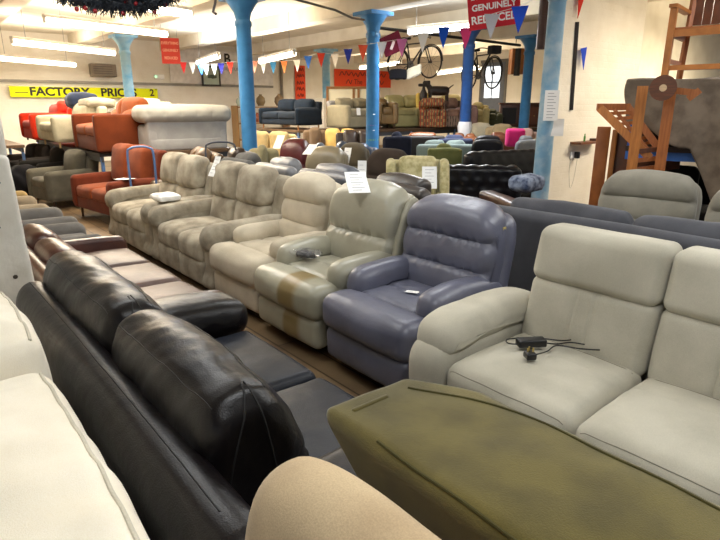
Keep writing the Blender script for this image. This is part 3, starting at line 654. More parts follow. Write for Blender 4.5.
# ---- black chesterfields
CS = Lt('17161A', '101014', rough=.28)
sofa('chesterfield_sofa', 'black deep-buttoned leather chesterfield nearest the floral armchair', (5.80, 4.62, 0), 129, CS, W=1.05, D=.72, back=.82, arm=.80, n=1, tuft=True, cush=False, round_=.09, aw=.2, tilt=.05)
sofa('chesterfield_sofa', 'longer black deep-buttoned chesterfield behind, running to the near column', P(508, 160, 8.7, 0), 158, CS, W=1.7, D=.72, back=.92, arm=.70, n=2, tuft=True, cush=False, round_=.09, aw=.2, tilt=.05)
sofa('leather_sofa', 'low brown leather sofa at the foot of the near column', P(530, 190, 6.2, 0), 60, Lt('4A2C22', '3A2019'), cush=False, W=1.0, D=.8, back=.62, arm=.5, n=2, seed=2, seat=.38)
cu = one('folded_blanket', pillow((.36, .26, .14), .05, (0, 0, .03), (6, 5, 3), 3, warp=lambda V: wob(V, .012, 18, 2), c=(0, 0, .08)), F_('8C98AE', '39435C', scale=3)); cu.location = tuple(P(527, 180, 6.35, .66)); tag(cu, 'blue and white patterned blanket folded over the low brown leather sofa', 'blanket')
# ---- middle distance
sofa('fabric_sofa', 'pale grey-green sofa back in the middle of the floor, behind the floral chair', P(443, 145, 9.9, 0), 140, F_('8C9C9C', '7A8A8A'), W=1.0, back=.93, n=2, seed=3, round_=.06)
sofa('fabric_armchair', 'olive green armchair with a plain square back, in front of the pale grey-green sofa', P(443, 148, 9.1, 0), 138, F_('6E7346', '60653A'), W=.55, D=.7, back=.92, n=1, cat='armchair', seed=4, round_=.04)
recliner('recliner_armchair', 'black leather recliner armchair back with a rolled headrest, behind the chesterfields', 'armchair', P(485, 140, 9.9, 0), 135, Lt('23242C', '1B1C22'), Lt('23242C', '1B1C22'), W=.62, back_w=.50, pads=2, top=1.06, seed=8, detail=False)
sofa('fabric_armchair', 'small navy headrest chair left of the black recliner', P(452, 138, 10.7, 0), 140, F_('3E4560', '343A52'), W=.65, back=.98, n=1, cat='armchair')
sofa('leather_sofa', 'tan leather sofa back below the dark blue column', P(463, 138, 11.7, 0), 138, Lt('7E4A2A', '6A3D22'), W=.75, back=.96, n=2, seed=4, round_=.07)
sofa('leather_sofa', 'rust brown leather sofa back right of the plastic-wrapped column', P(503, 140, 11.4, 0), 138, Lt('63331E', '532A18'), W=.9, back=1.0, n=2, seed=5, round_=.1)
sofa('fabric_armchair', 'navy fabric armchair right of the centre column', P(396, 135, 9.8, 0), 140, F_('24283A', '1E2130'), W=.5, back=1.06, n=1, cat='armchair', round_=.06)
sofa('leather_armchair', 'black brown armchair back with tan arms, right of the navy armchair', P(421, 135, 11.2, 0), 140, Lt('2A2422', '221D1B'), ms=Lt('8A5230'), W=.85, back=1.0, n=1, cat='armchair')
sofa('fabric_armchair', 'grey wing armchair beside the near column with a white ticket', P(519, 140, 10.1, 0), 160, F_('7E8188', '6E7178'), W=.55, D=.7, back=1.0, n=1, cat='armchair', round_=.07)
sofa('fabric_armchair', 'olive khaki armchair tucked against the near column', P(536, 140, 10.6, 0), 160, F_('77705A', '67604C'), W=.6, D=.6, back=.95, n=1, cat='armchair')
mg = one('scatter_cushion', pillow((.32, .14, .3), .05, (0, .04, .0), (5, 2, 5), 3, c=(0, 0, .15)), F_('D02A78')); mg.location = tuple(P(515, 138, 10.0, .88)); mg.rotation_euler = (0, 0, -.7); tag(mg, 'magenta scatter cushion beside the grey wing armchair', 'cushion')
for lab, px, dd, z, c1, w in (('cream domed sofa back near the rust brown sofa', 481, 13.3, 1.10, 'D9D2BC', .75), ('tan domed armchair back right of the cream domed one', 503, 12.6, 1.10, 'A89370', .72), ('dusty pink armchair back beside the near column', 527, 11.5, 1.05, 'B8958A', .62)):
    sofa('fabric_armchair', lab, P(px, 130, dd, 0), -48, F_(c1), W=w, D=.7, back=z, n=1, cat='armchair', round_=.12)
for lab, px, dd, z, c1, w, nn in (('buttery yellow two-seat sofa in front of the grey sofas, left of the centre column', 341, 12.4, 1.0, 'E2BE72', 1.0, 2), ('cream yellow sofa back beside the nearest blue column', 268, 11.2, 1.0, 'DDC48E', 1.1, 2), ('shaggy brown armchair back below the blue sofa', 315, 12.3, 1.03, '6E5A46', .55, 1), ('olive sage sofa left of the burgundy recliner', 260, 7.7, .97, '8E8666', .45, 1)):
    sofa('fabric_sofa', lab, P(px, 130, dd, 0), -35, F_(c1), W=w, D=.75, back=z, n=nn, round_=.08)
for i, (px, dd, c1, w) in enumerate(((308, 10.2, '66707E', .5), (332, 10.6, '505A6C', .5), (354, 9.9, '47536B', .5))):
    sofa('leather_armchair', ['pale slate armchair, leftmost of three bluish ones in front of the yellow sofa', 'mid slate blue armchair, middle of three in front of the yellow sofa', 'dark slate blue armchair by the centre column, rightmost of three'][i], P(px, 145, dd, 0), -110+i*12, Lt(c1), W=w, D=.8, back=.84, n=1, cat='armchair', round_=.07, arm=.68)
sofa('leather_sofa', 'dark espresso sofa on the floor left of the centre column', P(358, 140, 11.2, 0), -38, Lt('3A2C24'), W=.9, back=1.02, n=2)
# ---- racks
RK = mat('paint', '3A3F46', rough=.5); RB = mat('paint', '5C7FB4', rough=.4)
def rack(label, loc, rz, W, D, H, m=RK, legm=RB, nl=2, r=.02, slab='6A5138'):
    o = empty('display_rack', loc, rz, label, 'rack')
    one('deck', box(W, D, .05, (0, 0, H-.025)), mat('wood', slab), o, smooth=False)
    for i in range(nl):
        for sy in (-1, 1): one('leg', box(.045, .045, H-.05, (-W/2+.05+i*(W-.1)/(nl-1), sy*(D/2-.04), (H-.05)/2)), legm, o, smooth=False)
    for sy in (-1, 1): one('beam', box(W, .03, .08, (0, sy*(D/2-.04), H-.09)), m, o, smooth=False)
    return o
# left racks, sofas facing -x in a file
rack('raised display rack under the terracotta and cream sofas on the left', (2.72, 11.35, 0), 90, 4.7, .70, .86, nl=4, slab='241E1A')
TC = F_('6E3216', '622B12'); TC2 = F_('985028', '884622')
sofa('fabric_sofa', 'terracotta sofa up on the rack with piled orange cushions', (2.80, 9.62, .86), -90, TC, W=1.35, D=.92, back=.58, arm=.56, seat=.36, n=2, ms=TC2, leg=.02, seed=2, tilt=.05, round_=.03, aw=.12)
for i, (y, z, rr) in enumerate(((9.35, 1.42, 20), (9.85, 1.42, -15))):
    c_ = one('scatter_cushion', pillow((.5, .18, .34), .08, (0, .05, .03), (6, 3, 5), 4, c=(0, 0, .15)), TC2); c_.location = (3.05, y, z-.08); c_.rotation_euler = (R(-12), 0, R(-90+rr)); tag(c_, ['orange cushion heaped on the terracotta rack sofa, nearer one', 'orange cushion heaped on the terracotta rack sofa, farther one'][i], 'cushion')
CW = F_('B9B29A', 'A8A18A')
sofa('fabric_sofa', 'cream loveseat up on the rack left of the terracotta sofa', (2.55, 11.2, .86), -90, CW, W=1.35, D=.90, back=.68, arm=.52, seat=.36, n=1, leg=.1, seed=3, legm=mat('wood', 'C8A878'))
bl = one('folded_throw', pillow((.5, .7, .13), .06, (0, 0, .03), (6, 7, 2), 3, warp=lambda V: wob(V, .03, 8, 2)), F_('A8A08C')); bl.location = (2.95, 10.95, 1.59); tag(bl, 'grey beige throw over the back of the cream rack loveseat', 'blanket')
sofa('fabric_sofa', 'bright orange red sofa up on the rack, left of the cream loveseat', (2.55, 13.1, .86), -90, F_('B8280A', 'A82408'), W=1.2, D=.85, back=.66, arm=.54, seat=.36, n=1, leg=.05, seed=4)
nb = one('scatter_cushion', pillow((.55, .35, .22), .09, (0, .03, .05), (6, 4, 4), 4, warp=lambda V: wob(V, .03, 6, 2)), F_('2C364E')); nb.location = (2.88, 11.65, 1.63); tag(nb, 'navy blue cushions heaped behind the cream loveseat', 'cushion')
rd = one('scatter_cushion', pillow((.35, .2, .25), .08, (0, .03, .0), (5, 3, 4), 3), F_('D03020')); rd.location = (2.85, 12.75, 1.52); tag(rd, 'small red cushion peeping over the grey beige throw', 'cushion')
sofa('fabric_sofa', 'cream white sofa back behind the piled orange cushions', (3.6, 10.75, .86), 180, F_('CFC8B2'), W=1.0, D=.8, back=.75, n=1, leg=.02)
rack('small raised rack under the cream white sofa back', (3.6, 10.75, 0), 0, 1.0, .7, .86, nl=2, slab='241E1A')
# second rack with the white sofa seen from the back
rack('raised display rack under the white buttoned sofa, centre left', (3.55, 8.75, 0), 4, 1.4, 1.0, .90, nl=2)
WS = F_('A6A5A2', '999896')
wsf = sofa('fabric_sofa', 'off-white sofa turned away on the rack with a fat buttoned roll along its top', (3.55, 8.72, .90), 176, WS, W=1.22, D=.80, back=.42, arm=.36, seat=.28, n=2, leg=.0, cush=False, round_=.03)
def rl(V):
    V[:, 2] -= .02*np.exp(-(np.abs(np.sin(V[:, 0]*PI/.24))/.3)**2)*np.exp(-((V[:, 1])/.12)**2)*0; V[:, 1] += .015*np.exp(-((np.mod(V[:, 0], .24)-.12)/.03)**2)*np.exp(-((V[:, 2])/.05)**2)*np.sign(V[:, 1])*-1; return V
one('buttoned_roll', pillow((1.40, .62, .25), .11, (0, .02, .02), (40, 8, 6), 5, warp=rl, c=(0, .12, .53)), F_('A9A69C', '9C9990'), wsf)
# far left
rack('low rack at the far left edge carrying a dark grey sofa', (1.45, 13.6, 0), 90, 3.0, .9, .85, nl=3)
sofa('fabric_sofa', 'dark grey sofa at the far left behind the red one', (1.35, 14.0, .85), -90, F_('6A6862', '5A5853'), W=1.8, D=.8, back=.66, n=2, leg=.03)
sofa('fabric_armchair', 'dark grey armchair on the floor under the cream loveseat', (2.05, 10.0, 0), -80, F_('5E5B50', '4E4B42'), W=.85, D=.85, back=.8, n=1, cat='armchair', leg=.12, round_=.07)
sofa('fabric_armchair', 'near-black armchair put in to darken the floor under the cream and red rack sofas', (2.2, 11.6, 0), -80, F_('1E1C1A'), W=.95, D=.8, back=.74, n=1, cat='armchair')  # added seats standing for dark clutter, darkening the bright floor
sofa('fabric_sofa', 'dark brown sofa put in to darken the floor under the far end of the left rack', (2.1, 13.0, 0), -80, F_('2A2420'), W=1.3, D=.8, back=.74, n=2)
bg = one('black_bag', pillow((.45, .5, .55), .15, (.02, .02, .02), (5, 5, 5), 4, warp=lambda V: wob(V, .05, 6, 2), c=(0, 0, .27)), F_('15151A')); bg.location = (1.62, 11.0, 0); tag(bg, 'black bag slumped on the floor at the far left', 'bag')
# terracotta floor sofa
tf = sofa('fabric_sofa', 'terracotta sofa standing on the floor behind the farthest taupe sofa', (2.38, 8.25, 0), -82, F_('6E301B', '602916'), W=1.30, D=.85, back=.96, arm=.60, n=2, ms=F_('8A4424', '7A3A1E'), seed=6, leg=.14, round_=.05, aw=.14)
pt = paper('price_tag', 'white ticket lying on the seat of the floor-standing terracotta sofa', (2.3, 7.68, .62), .16, .26, lines=3, rz=20)
def hoop(label, pts, r=.018, m=None):
    o = empty('hand_trolley', tuple(pts[0]), 0, label, 'trolley'); p0 = Vector(pts[0]); q = [Vector(p)-p0 for p in pts]
    one('frame', tube(spline([tuple(v) for v in q], 5, False), r, 8), m or RB, o)
    w = q[-1]
    for a in (q[0], w): one('wheel', lathe([(.05, -.015), (.06, 0), (.05, .015)], 12, (0, 0, 0)), mat('plain', '202020'), o, loc=(a.x, a.y, a.z+.06), rot=(90, 0, 0))
    one('plate', box(.5, .3, .02, (w.x/2, w.y/2, .03)), m or RB, o, smooth=False); return o
a = at(126, 143, 7.75); b_ = at(152, 141, 7.75)
hoop('blue tubular hand trolley between the terracotta and taupe sofas', [(a.x, a.y, 0), (a.x, a.y, .5), (a.x, a.y, .95), (a.x+.04, a.y-.02, 1.03), ((a.x+b_.x)/2, (a.y+b_.y)/2, 1.05), (b_.x-.04, b_.y+.02, 1.03), (b_.x, b_.y, .95), (b_.x, b_.y, .5), (b_.x, b_.y, 0)], .014)
a = at(205, 143, 7.4); b_ = at(235, 141, 7.4)
hoop('dark tubular hand trolley below the off-white rack sofa', [(a.x, a.y, 0), (a.x, a.y, .5), (a.x, a.y, 1.0), (a.x+.04, a.y-.02, 1.09), ((a.x+b_.x)/2, (a.y+b_.y)/2, 1.11), (b_.x-.04, b_.y+.02, 1.09), (b_.x, b_.y, 1.0), (b_.x, b_.y, .5), (b_.x, b_.y, 0)], .012, mat('paint', '4A4E58'))
sofa('leather_sofa', 'brown marbled leather sofa behind the farthest taupe sofa', P(183, 150, 7.8, 0), -100, Lt('6B5238', '4A3624'), W=.85, back=.95, n=2, seed=5, puff=.04, round_=.08)
sofa('leather_armchair', 'dark brown leather armchair under the off-white rack sofa', P(219, 150, 7.4, 0), -95, Lt('3A2A1E', '2A1E16'), W=.6, back=.97, n=1, cat='armchair', round_=.1)
# ---- left aisle chairs facing +x
G1 = F_('75716C', '66625D')
sofa('fabric_armchair', 'mid grey armchair just beyond the brown leather sofa', (.78, 5.12, 0), 90, G1, W=.78, D=.88, back=.82, arm=.54, n=1, cat='armchair', seed=3, round_=.07)
sofa('fabric_armchair', 'mid grey armchair, second beyond the brown leather sofa', (.78, 5.98, 0), 90, G1, W=.78, D=.88, back=.82, arm=.56, n=1, cat='armchair', seed=4, round_=.07)
sofa('fabric_sofa', 'beige tan armchair, third beyond the brown leather sofa', (.74, 6.95, 0), 90, F_('9C8C74', '8A7B64'), W=.85, D=.86, back=.8, arm=.56, n=1, seed=5, round_=.07)
sofa('fabric_sofa', 'sandy beige armchair farthest along the left aisle', (.74, 8.1, 0), 90, F_('AA9060', '967E52'), W=1.1, D=.8, back=.8, arm=.58, n=2, seed=6, round_=.05)
# ---- far raised display
rack('raised rack along the back under the blue velvet sofa', (7.55, 11.7, 0), 90, 1.9, .95, 1.02, nl=2)
NV = mat('velvet', '0A1826', '08131E')
sofa('velvet_sofa', 'deep blue velvet sofa on the rack at the back with cushions', (7.45, 11.65, 1.02), -84, NV, W=1.5, D=.8, back=.62, arm=.48, seat=.34, n=2, leg=.10, legm=mat('wood', 'A9743F'), aw=.12, mb=mat('velvet', '0A121C'))
rack('long raised rack of sofas behind the centre columns', (10.0, 10.15, 0), 0, 4.6, 1.6, 1.04, nl=4, slab='4A3626')
sofa('fabric_sofa', 'lavender grey sofa on the rack left of the centre column, small white tag', (8.6, 10.55, 1.04), 0, F_('948C74', '8A826C'), W=1.25, D=.82, back=.62, arm=.52, n=2, seat=.38, leg=.03, mb=F_('8F8B8A'))
sofa('leather_armchair', 'brown armchair on the rack with a round back behind the centre column', (8.95, 10.0, 1.04), -20, Lt('7A6240', '66502F'), W=.55, D=.6, back=.60, n=1, cat='armchair', round_=.12)
paper('price_tag', 'small white tag on the lavender grey rack sofa', (8.3, 10.12, 1.42), .10, .16, rx=88, rz=-10, lines=0)
YL = Lt('A8A070', '989060', rough=.5)
sofa('leather_sofa', 'pale yellow green recliner sofa on the rack right of the centre column', (9.95, 10.25, 1.04), -12, YL, W=1.35, D=.8, back=.70, arm=.5, n=2, seat=.40, leg=.02)
c_ = one('scatter_cushion', pillow((.42, .14, .38), .06, (0, .04, .0), (5, 3, 5), 3), F_('D8B860')); c_.location = (10.28, 10.0, 1.66); c_.rotation_euler = (R(-10), 0, R(-20)); tag(c_, 'mustard yellow cushion on the pale yellow green sofa', 'cushion')
def kilim(name, c1, c2, c3):
    m = bpy.data.materials.new(name); m.use_nodes = True; nt = m.node_tree; N = nt.nodes; L = nt.links; b = N['Principled BSDF']; b.inputs['Roughness'].default_value = .95
    tc = N.new('ShaderNodeTexCoord'); ch = N.new('ShaderNodeTexChecker'); ch.inputs['Scale'].default_value = 14; ch.inputs[1].default_value = (*lin(c1), 1); ch.inputs[2].default_value = (*lin(c2), 1)
    wv = N.new('ShaderNodeTexWave'); wv.inputs['Scale'].default_value = 5; wv.inputs['Distortion'].default_value = 2; mx = N.new('ShaderNodeMix'); mx.data_type = 'RGBA'; mx.inputs[7].default_value = (*lin(c3), 1)
    L.new(tc.outputs['Object'], ch.inputs[0]); L.new(tc.outputs['Object'], wv.inputs[0]); gt = N.new('ShaderNodeMath'); gt.operation = 'GREATER_THAN'; gt.inputs[1].default_value = .62; L.new(wv.outputs[1], gt.inputs[0])
    L.new(gt.outputs[0], mx.inputs[0]); L.new(ch.outputs[0], mx.inputs[6]); L.new(mx.outputs[2], b.inputs['Base Color']); return m
K1 = kilim('kilim_red', '94784A', '5A4C38', '843420'); K2 = kilim('kilim_brown', '4A3C34', '6E5C4C', '8A7060')
sofa('kilim_sofa', 'red and gold kilim patterned armchair on the rack', (10.05, 9.5, 1.04), -42, K1, W=.62, D=.75, back=.62, arm=.42, n=1, seat=.38, leg=.02, ms=K1)
sofa('kilim_sofa', 'brown patterned armchair on the rack beside the dark blue column', (10.58, 9.35, 1.04), -42, K2, W=.60, D=.75, back=.62, arm=.42, n=1, seat=.38, leg=.02, ms=F_('8A6A5A', '5A4238'))
ROLL = ((.55, 'fat patterned bolster lying on the kilim armchair', (9.80, 9.25), '9C6A48'),)
for w, lab, (x, y), c1 in ROLL:
    c_ = one('bolster', pillow((w, .24, .2), .09, (0, 0, .0), (6, 3, 3), 4), K1); c_.location = (x, y, 1.62); c_.rotation_euler = (0, 0, R(-42)); tag(c_, lab, 'cushion')
PK = F_('A0807A', '8E706A')
sofa('fabric_armchair', 'dusty pink armchair on the rack right of the dark blue column', (11.0, 9.25, 1.04), -50, PK, W=.55, D=.75, back=.52, arm=.46, n=1, cat='armchair', seat=.36, leg=.02)
sofa('fabric_armchair', 'cream yellow armchair on the rack beside the pink one', (11.55, 9.35, 1.04), -50, F_('BFB07A'), W=.58, D=.75, back=.52, arm=.46, n=1, cat='armchair', seat=.36, leg=.02)
sofa('fabric_sofa', 'cream hump-backed sofa behind the pink armchair on the rack', (11.35, 10.1, 1.04), -50, F_('D0C08C'), W=.8, D=.7, back=.72, n=1, leg=.02, round_=.14)
sofa('fabric_armchair', 'dark green armchair at the right end of the rack', (12.1, 9.3, 1.0), -50, F_('4E4E36'), W=.5, D=.6, back=.40, arm=.36, n=1, cat='armchair', seat=.3, leg=.02, round_=.12)
rack('dark rack at the right end under the brown cabinet', (12.9, 9.1, 0), -20, 1.6, 1.2, 1.0, nl=2)
cb = empty('wooden_cabinet', (12.75, 8.95, 1.0), -50, 'reddish brown wooden cabinet beside the farthest right blue column', 'cabinet')
WD = mat('wood', '5A2E1C', '45200F')
one('carcass', pillow((1.0, .5, .56), .015, seg=(1, 1, 1), rs=1, c=(0, 0, .30)), WD, cb); one('top_board', box(1.06, .56, .04, (0, 0, .60)), WD, cb, smooth=False)
one('shelf_shade', box(.35, .02, .40, (-.27, -.25, .3)), mat('plain', '150C08'), cb, smooth=False)  # flat dark sheet painting the shade of an open compartment
for x in (.1, .35): d_ = one('drawer_front', box(.22, .02, .42, (x, -.255, .3)), mat('wood', '6E3A24'), cb, smooth=False); one('knob', lathe([(.012, 0), (.016, .02)], 8), mat('metal', 'B08A50'), d_, loc=(x, -.27, .3), rot=(90, 0, 0))
# picture frames at the back
for i, (px, w) in enumerate(((343, .78), (366, .62))):
    p = at(px, 98, 14.6); o = empty('picture_frame', (p.x, p.y, 1.06), -38, ['wooden framed cream panel standing left of the centre column', 'wooden framed cream panel overlapped by the centre column'][i], 'picture frame')
    for sx in (-1, 1): one('frame_side', box(.06, .04, .92, (sx*w/2, 0, .46)), mat('wood', '9A6A34'), o, smooth=False)
    one('frame_top', box(w+.06, .04, .06, (0, 0, .92)), mat('wood', '9A6A34'), o, smooth=False); one('frame_bottom', box(w+.06, .04, .06, (0, 0, .0)), mat('wood', '9A6A34'), o, smooth=False)
    one('panel', box(w, .01, .9, (0, .01, .46)), mat('paper', 'E8DFC2'), o, smooth=False)
# dog statue + dark vase on top of the patterned armchairs
DK = mat('plain', '2A1F18', rough=.5)
dg = empty('dog_statue', (10.38, 9.62, 1.65), -125, 'dark dog statue standing above the patterned armchairs', 'statue')
one('body', pillow((.18, .52, .20), .08, (.01, .0, .01), (3, 8, 3), 4, c=(0, .0, .24)), DK, dg)
hd = one('head', pillow((.13, .18, .14), .05, (0, 0, 0), (3, 3, 3), 3, c=(0, -.30, .40)), DK, dg)
one('muzzle', pillow((.07, .14, .07), .03, (0, 0, 0), (2, 3, 2), 3, c=(0, -.43, .37)), DK, hd)
for s in (-1, 1): one('ear', pillow((.03, .07, .10), .012, seg=(1, 2, 2), rs=2, c=(s*.07, -.26, .42)), DK, hd)
one('neck', tube([(0, -.18, .26), (0, -.27, .38)], [.075, .055], 10), DK, dg); one('tail', tube([(0, .25, .3), (0, .36, .38)], [.02, .01], 6), DK, dg)
for sx in (-1, 1):
    for sy in (-1, 1): one('leg', tube([(sx*.06, sy*.2, .2), (sx*.06, sy*.21, .0)], [.035, .022], 8), DK, dg)
vs_ = empty('dark_vase', (10.0, 9.75, 1.62), 0, 'dark slim vase left of the dog statue', 'vase')
one('vessel', lathe([(.05, 0), (.09, .08), (.09, .2), (.04, .30), (.03, .36), (.04, .38)], 16), DK, vs_)
one('dried_stem', tube([(0, 0, .36), (.01, 0, .55)], .006, 5), DK, vs_)
# ---- bicycles hanging from the rail
rl_ = empty('bicycle_rail', (9.4, 8.45, 0), 0, 'black pipe rail hung under the ceiling carrying two bicycles', 'rail')
DKM = mat('paint', '1E1C1E', rough=.4)
one('pipe', tube([(-2.3, -.1, 2.93), (2.6, .1, 2.93)], .03, 8), DKM, rl_); one('drop_post', box(.10, .10, .62, (2.55, .1, 2.55)), DKM, rl_, smooth=False)
for x in (-2.1, 0, 2.3): one('hanger', tube([(x, 0, 2.93), (x, 0, CEIL)], .008, 6), DKM, rl_)
def bike(label, loc, rz, ry, frame='1D1D24', basket=False, L_=1.02):
    o = empty('bicycle', loc, rz, label, 'bicycle', None, ry=ry); m = mat('paint', frame, rough=.35); rub = mat('plain', '141414'); st = mat('metal', '5A5A5E'); r = .335
    for x in (0, L_):
        g = [(x+r*math.cos(t*PI/20), 0, r*math.sin(t*PI/20)) for t in range(40)]
        w = one('wheel', tube(g, .019, 8, closed=True), rub, o)
        one('hub', tube([(x, -.04, 0), (x, .04, 0)], .028, 10), st, w)
        sp = MB()
        for k in range(14): sp.add(*tube([(x, .01*(-1)**k, 0), (x+r*math.cos(k*PI/7), 0, r*math.sin(k*PI/7))], .0025, 4))
        sp.build('spokes', st, w)
        g = [(x+(r+.035)*math.cos(t*PI/20), 0, (r+.035)*math.sin(t*PI/20)) for t in (range(0, 22) if x else range(2, 20))]; one('mudguard', tube(g, .012, 6), m, o)
    bb = (.42, 0, -.03); hs = (.86, 0, .42); ss = (.30, 0, .42)
    fr = MB()
    for a, b2, rr in ((bb, hs, .018), (bb, ss, .018), (ss, hs, .016), ((0, .04, 0), bb, .011), ((0, -.04, 0), bb, .011), ((0, .04, 0), ss, .010), ((0, -.04, 0), ss, .010), (hs, (.845, 0, .50), .02), ((.87, .04, .36), (L_, .04, 0), .012), ((.87, -.04, .36), (L_, -.04, 0), .012), (ss, (.27, 0, .52), .013)): fr.add(*tube([a, b2], rr, 8))
    fr.build('frame', m, o)
    one('saddle', pillow((.26, .15, .06), .028, seg=(4, 3, 1), rs=3, warp=lambda V: V*np.column_stack([np.ones(len(V)), 1-.5*np.clip(V[:, 0]/.13, 0, 1), np.ones(len(V))]), c=(.26, 0, .55)), rub, o)
    one('handlebar', tube(spline([(.74, -.28, .53), (.84, -.2, .55), (.86, 0, .53), (.84, .2, .55), (.74, .28, .53)], 4, False), .012, 8), st, o)
    one('chainring', lathe([(.09, -.006), (.09, .006)], 20), st, o, loc=bb, rot=(90, 0, 0))
    for s in (-1, 1): one('crank_arm', tube([(.42, s*.05, -.03), (.42+s*.15, s*.07, -.10)], .010, 6), st, o)
    if basket: one('basket', pillow((.22, .26, .18), .03, seg=(2, 2, 2), rs=2, c=(1.02, 0, .50)), mat('fabric', '3A3A40'), o)
    return o
def hang_bike(label, px, py, dist, rz, **k):
    v = at(px, py, dist); bike(label, (v.x-1.02*math.cos(R(rz)), v.y-1.02*math.sin(R(rz)), v.z), rz, 0, **k)
hang_bike('dark bicycle hanging left of the dark blue column, front wheel nearest the lamp', 430, 62, 13.4, -88)
hang_bike('dark bicycle hanging right of the dark blue column with a handlebar basket', 493, 73, 13.9, -108, basket=True)
# things hanging with the first bicycle
mf = empty('maroon_flag', tuple(at(392, 44, 11.4)), -45, 'maroon square flag with white crest hanging right of the centre column', 'flag')
one('cloth', pillow((.40, .012, .36), .004, seg=(8, 1, 6), rs=1, warp=lambda V: wob(V, .03, 7, 1, 1)), F_('5A1428'), mf, rot=(0, -22, 0))
one('crest', box(.05, .004, .16, (.02, -.03, -.02)), mat('paper', 'C8B8BC'), mf, smooth=False, rot=(0, 20, 0))
sk = empty('striped_canopy', tuple(at(404, 74, 12.0)), -42, 'black and white fabric sling hanging below the left bicycle', 'fabric sling')
one('dark_panel', pillow((.36, .10, .20), .05, seg=(6, 2, 4), rs=3, warp=lambda V: V-np.column_stack([0*V[:, 0], 0*V[:, 0], .5*V[:, 0]**2]), c=(-.12, 0, 0)), F_('1E1E24'), sk)
one('white_panel', pillow((.30, .10, .22), .05, seg=(6, 2, 4), rs=3, warp=lambda V: V+np.column_stack([0*V[:, 0], 0*V[:, 0], .4*V[:, 0]]), c=(.2, 0, .04)), F_('D8D2C0'), sk)
# ---- bunting
fl = [(183, 62, 'C83030'), (192, 62, 'F0F0F0'), (201, 64, '2E6FD0'), (206, 64, 'F0F0F0'), (214, 64, 'F0F0F0'), (221, 63, '3A3A9C'), (230, 62, 'D83A2A'), (254, 61, 'E8A088'), (263, 62, 'F0F0F0'), (273, 62, '4A98D0'), (284, 61, 'E88A50'), (297, 60, 'F0E8DC'), (308, 56, '3A6AB8'), (321, 53, 'D8452E'), (335, 54, 'F0E8D8'), (348, 49, '2E3C9C'), (363, 45, 'E05A3A'), (382, 42, 'E8EEF4'), (402, 39, 'D880C0'), (423, 33, 'F4F4F4'), (444, 27, '1E5AD8'), (466, 28, 'E84A8C'), (492, 14, 'B8B8C0'), (520, 6, '2046B4')]
def pz(px, py, z): v = at(px, py, 1.0); k = (z-EYE)/(v.z-EYE); return Vector((v.x*k, v.y*k, z))
bo = empty('bunting', (0, 0, 0), 0, 'string of coloured triangular pennants crossing the room under the ceiling', 'bunting')
pts = [pz(x, y, 2.55) for x, y, c_ in fl]
one('string', tube([tuple(p) for p in [pz(560, -14, 2.55)]+pts[::-1]+[pz(160, 56, 2.55)]], .004, 5), mat('plain', 'D8D8D8'), bo)
for p, (x, y, c1) in zip(pts, fl):
    az = math.atan2(p.x, p.y); s = .085 if x < 460 else .09; h = .27
    V = []; 
    for dy in (-.002, .002): V += [(-s, dy, 0), (s, dy, 0), (s*.5, dy+.02, -h*.5), (0, dy, -h), (-s*.5, dy+.02, -h*.5)]
    F = [(0, 1, 2, 3, 4), (9, 8, 7, 6, 5)] + [(i, i+5, (i+1) % 5+5, (i+1) % 5) for i in range(5)]
    t_ = 'left' if x < 300 else 'right'
    one('pennant', (V, F), mat('fabric', c1, c1), bo, smooth=False, loc=tuple(p), rot=(0, 0, -math.degrees(az)+random.uniform(-25, 25)))
# ---- signs
YEL = mat('paper', 'E8F000'); INK = mat('plain', '1C1408')
fs = empty('wall_banner', (0, 17.38, 0), 0, 'long yellow banner reading FACTORY PRICES on the back wall', 'banner')
one('sheet', box(3.85, .01, .27, (4.52, 0, 1.90)), YEL, fs, smooth=False)
text('FACTORY', .30, INK, fs, (3.78, -.008, 1.90), bold=.010, sx=1.1); text('PRICES', .30, INK, fs, (5.32, -.008, 1.90), bold=.010, sx=1.1); text('2', .26, INK, fs, (6.27, -.008, 1.91), bold=.008); text("''", .2, INK, fs, (6.40, -.008, 1.95))
one('arrow_stroke', box(.30, .004, .02, (2.86, -.008, 1.88)), mat('plain', '5A5A10'), fs, smooth=False)
RED = mat('paper', 'C81E2E'); ORG = mat('paper', 'E8502A'); WHT = mat('paper', 'F4F4F4')
c0 = at(494, 9, 7.3); sg = empty('red_sign', tuple(c0), -50, ry=-7, label='large red hanging sign reading EVERYTHING GENUINELY REDUCED', cat='sign')
one('board', box(.60, .012, .46, (0, 0, .03)), RED, sg, smooth=False)
for t_, z, s in (('EVERYTHING', .155, .088), ('GENUINELY', .035, .095), ('REDUCED', -.10, .12)): text(t_, s, WHT, sg, (0, -.009, z), bold=.003)
for x in (-.25, .25): one('hanging_wire', tube([(x, 0, .26), (x, 0, CEIL-c0.z)], .003, 5), mat('plain', '888888'), sg)
c0 = at(170.5, 51, 13.0); sg = empty('red_sign', tuple(c0), -20, 'small red hanging sign with three lines of pale lettering, upper left', 'sign')
one('board', box(.37, .012, .50), mat('paper', 'C0392E'), sg, smooth=False)
for t_, z in (('EVERYTHING', .15), ('GENUINELY', .01), ('REDUCED', -.14)): text(t_, .075, mat('paper', 'EAA890'), sg, (0, -.009, z), bold=.002, sx=.78)
for x in (-.15, .15): one('hanging_wire', tube([(x, 0, .25), (x, 0, CEIL-c0.z)], .004, 5), mat('plain', '888888'), sg)
ps_ = empty('orange_poster', (0, 17.46, 0), 0, 'tall narrow orange poster with dark writing, right of the corner pipe', 'poster')
one('sheet', box(.44, .01, 1.22, (11.63, 0, 2.30)), ORG, ps_, smooth=False)
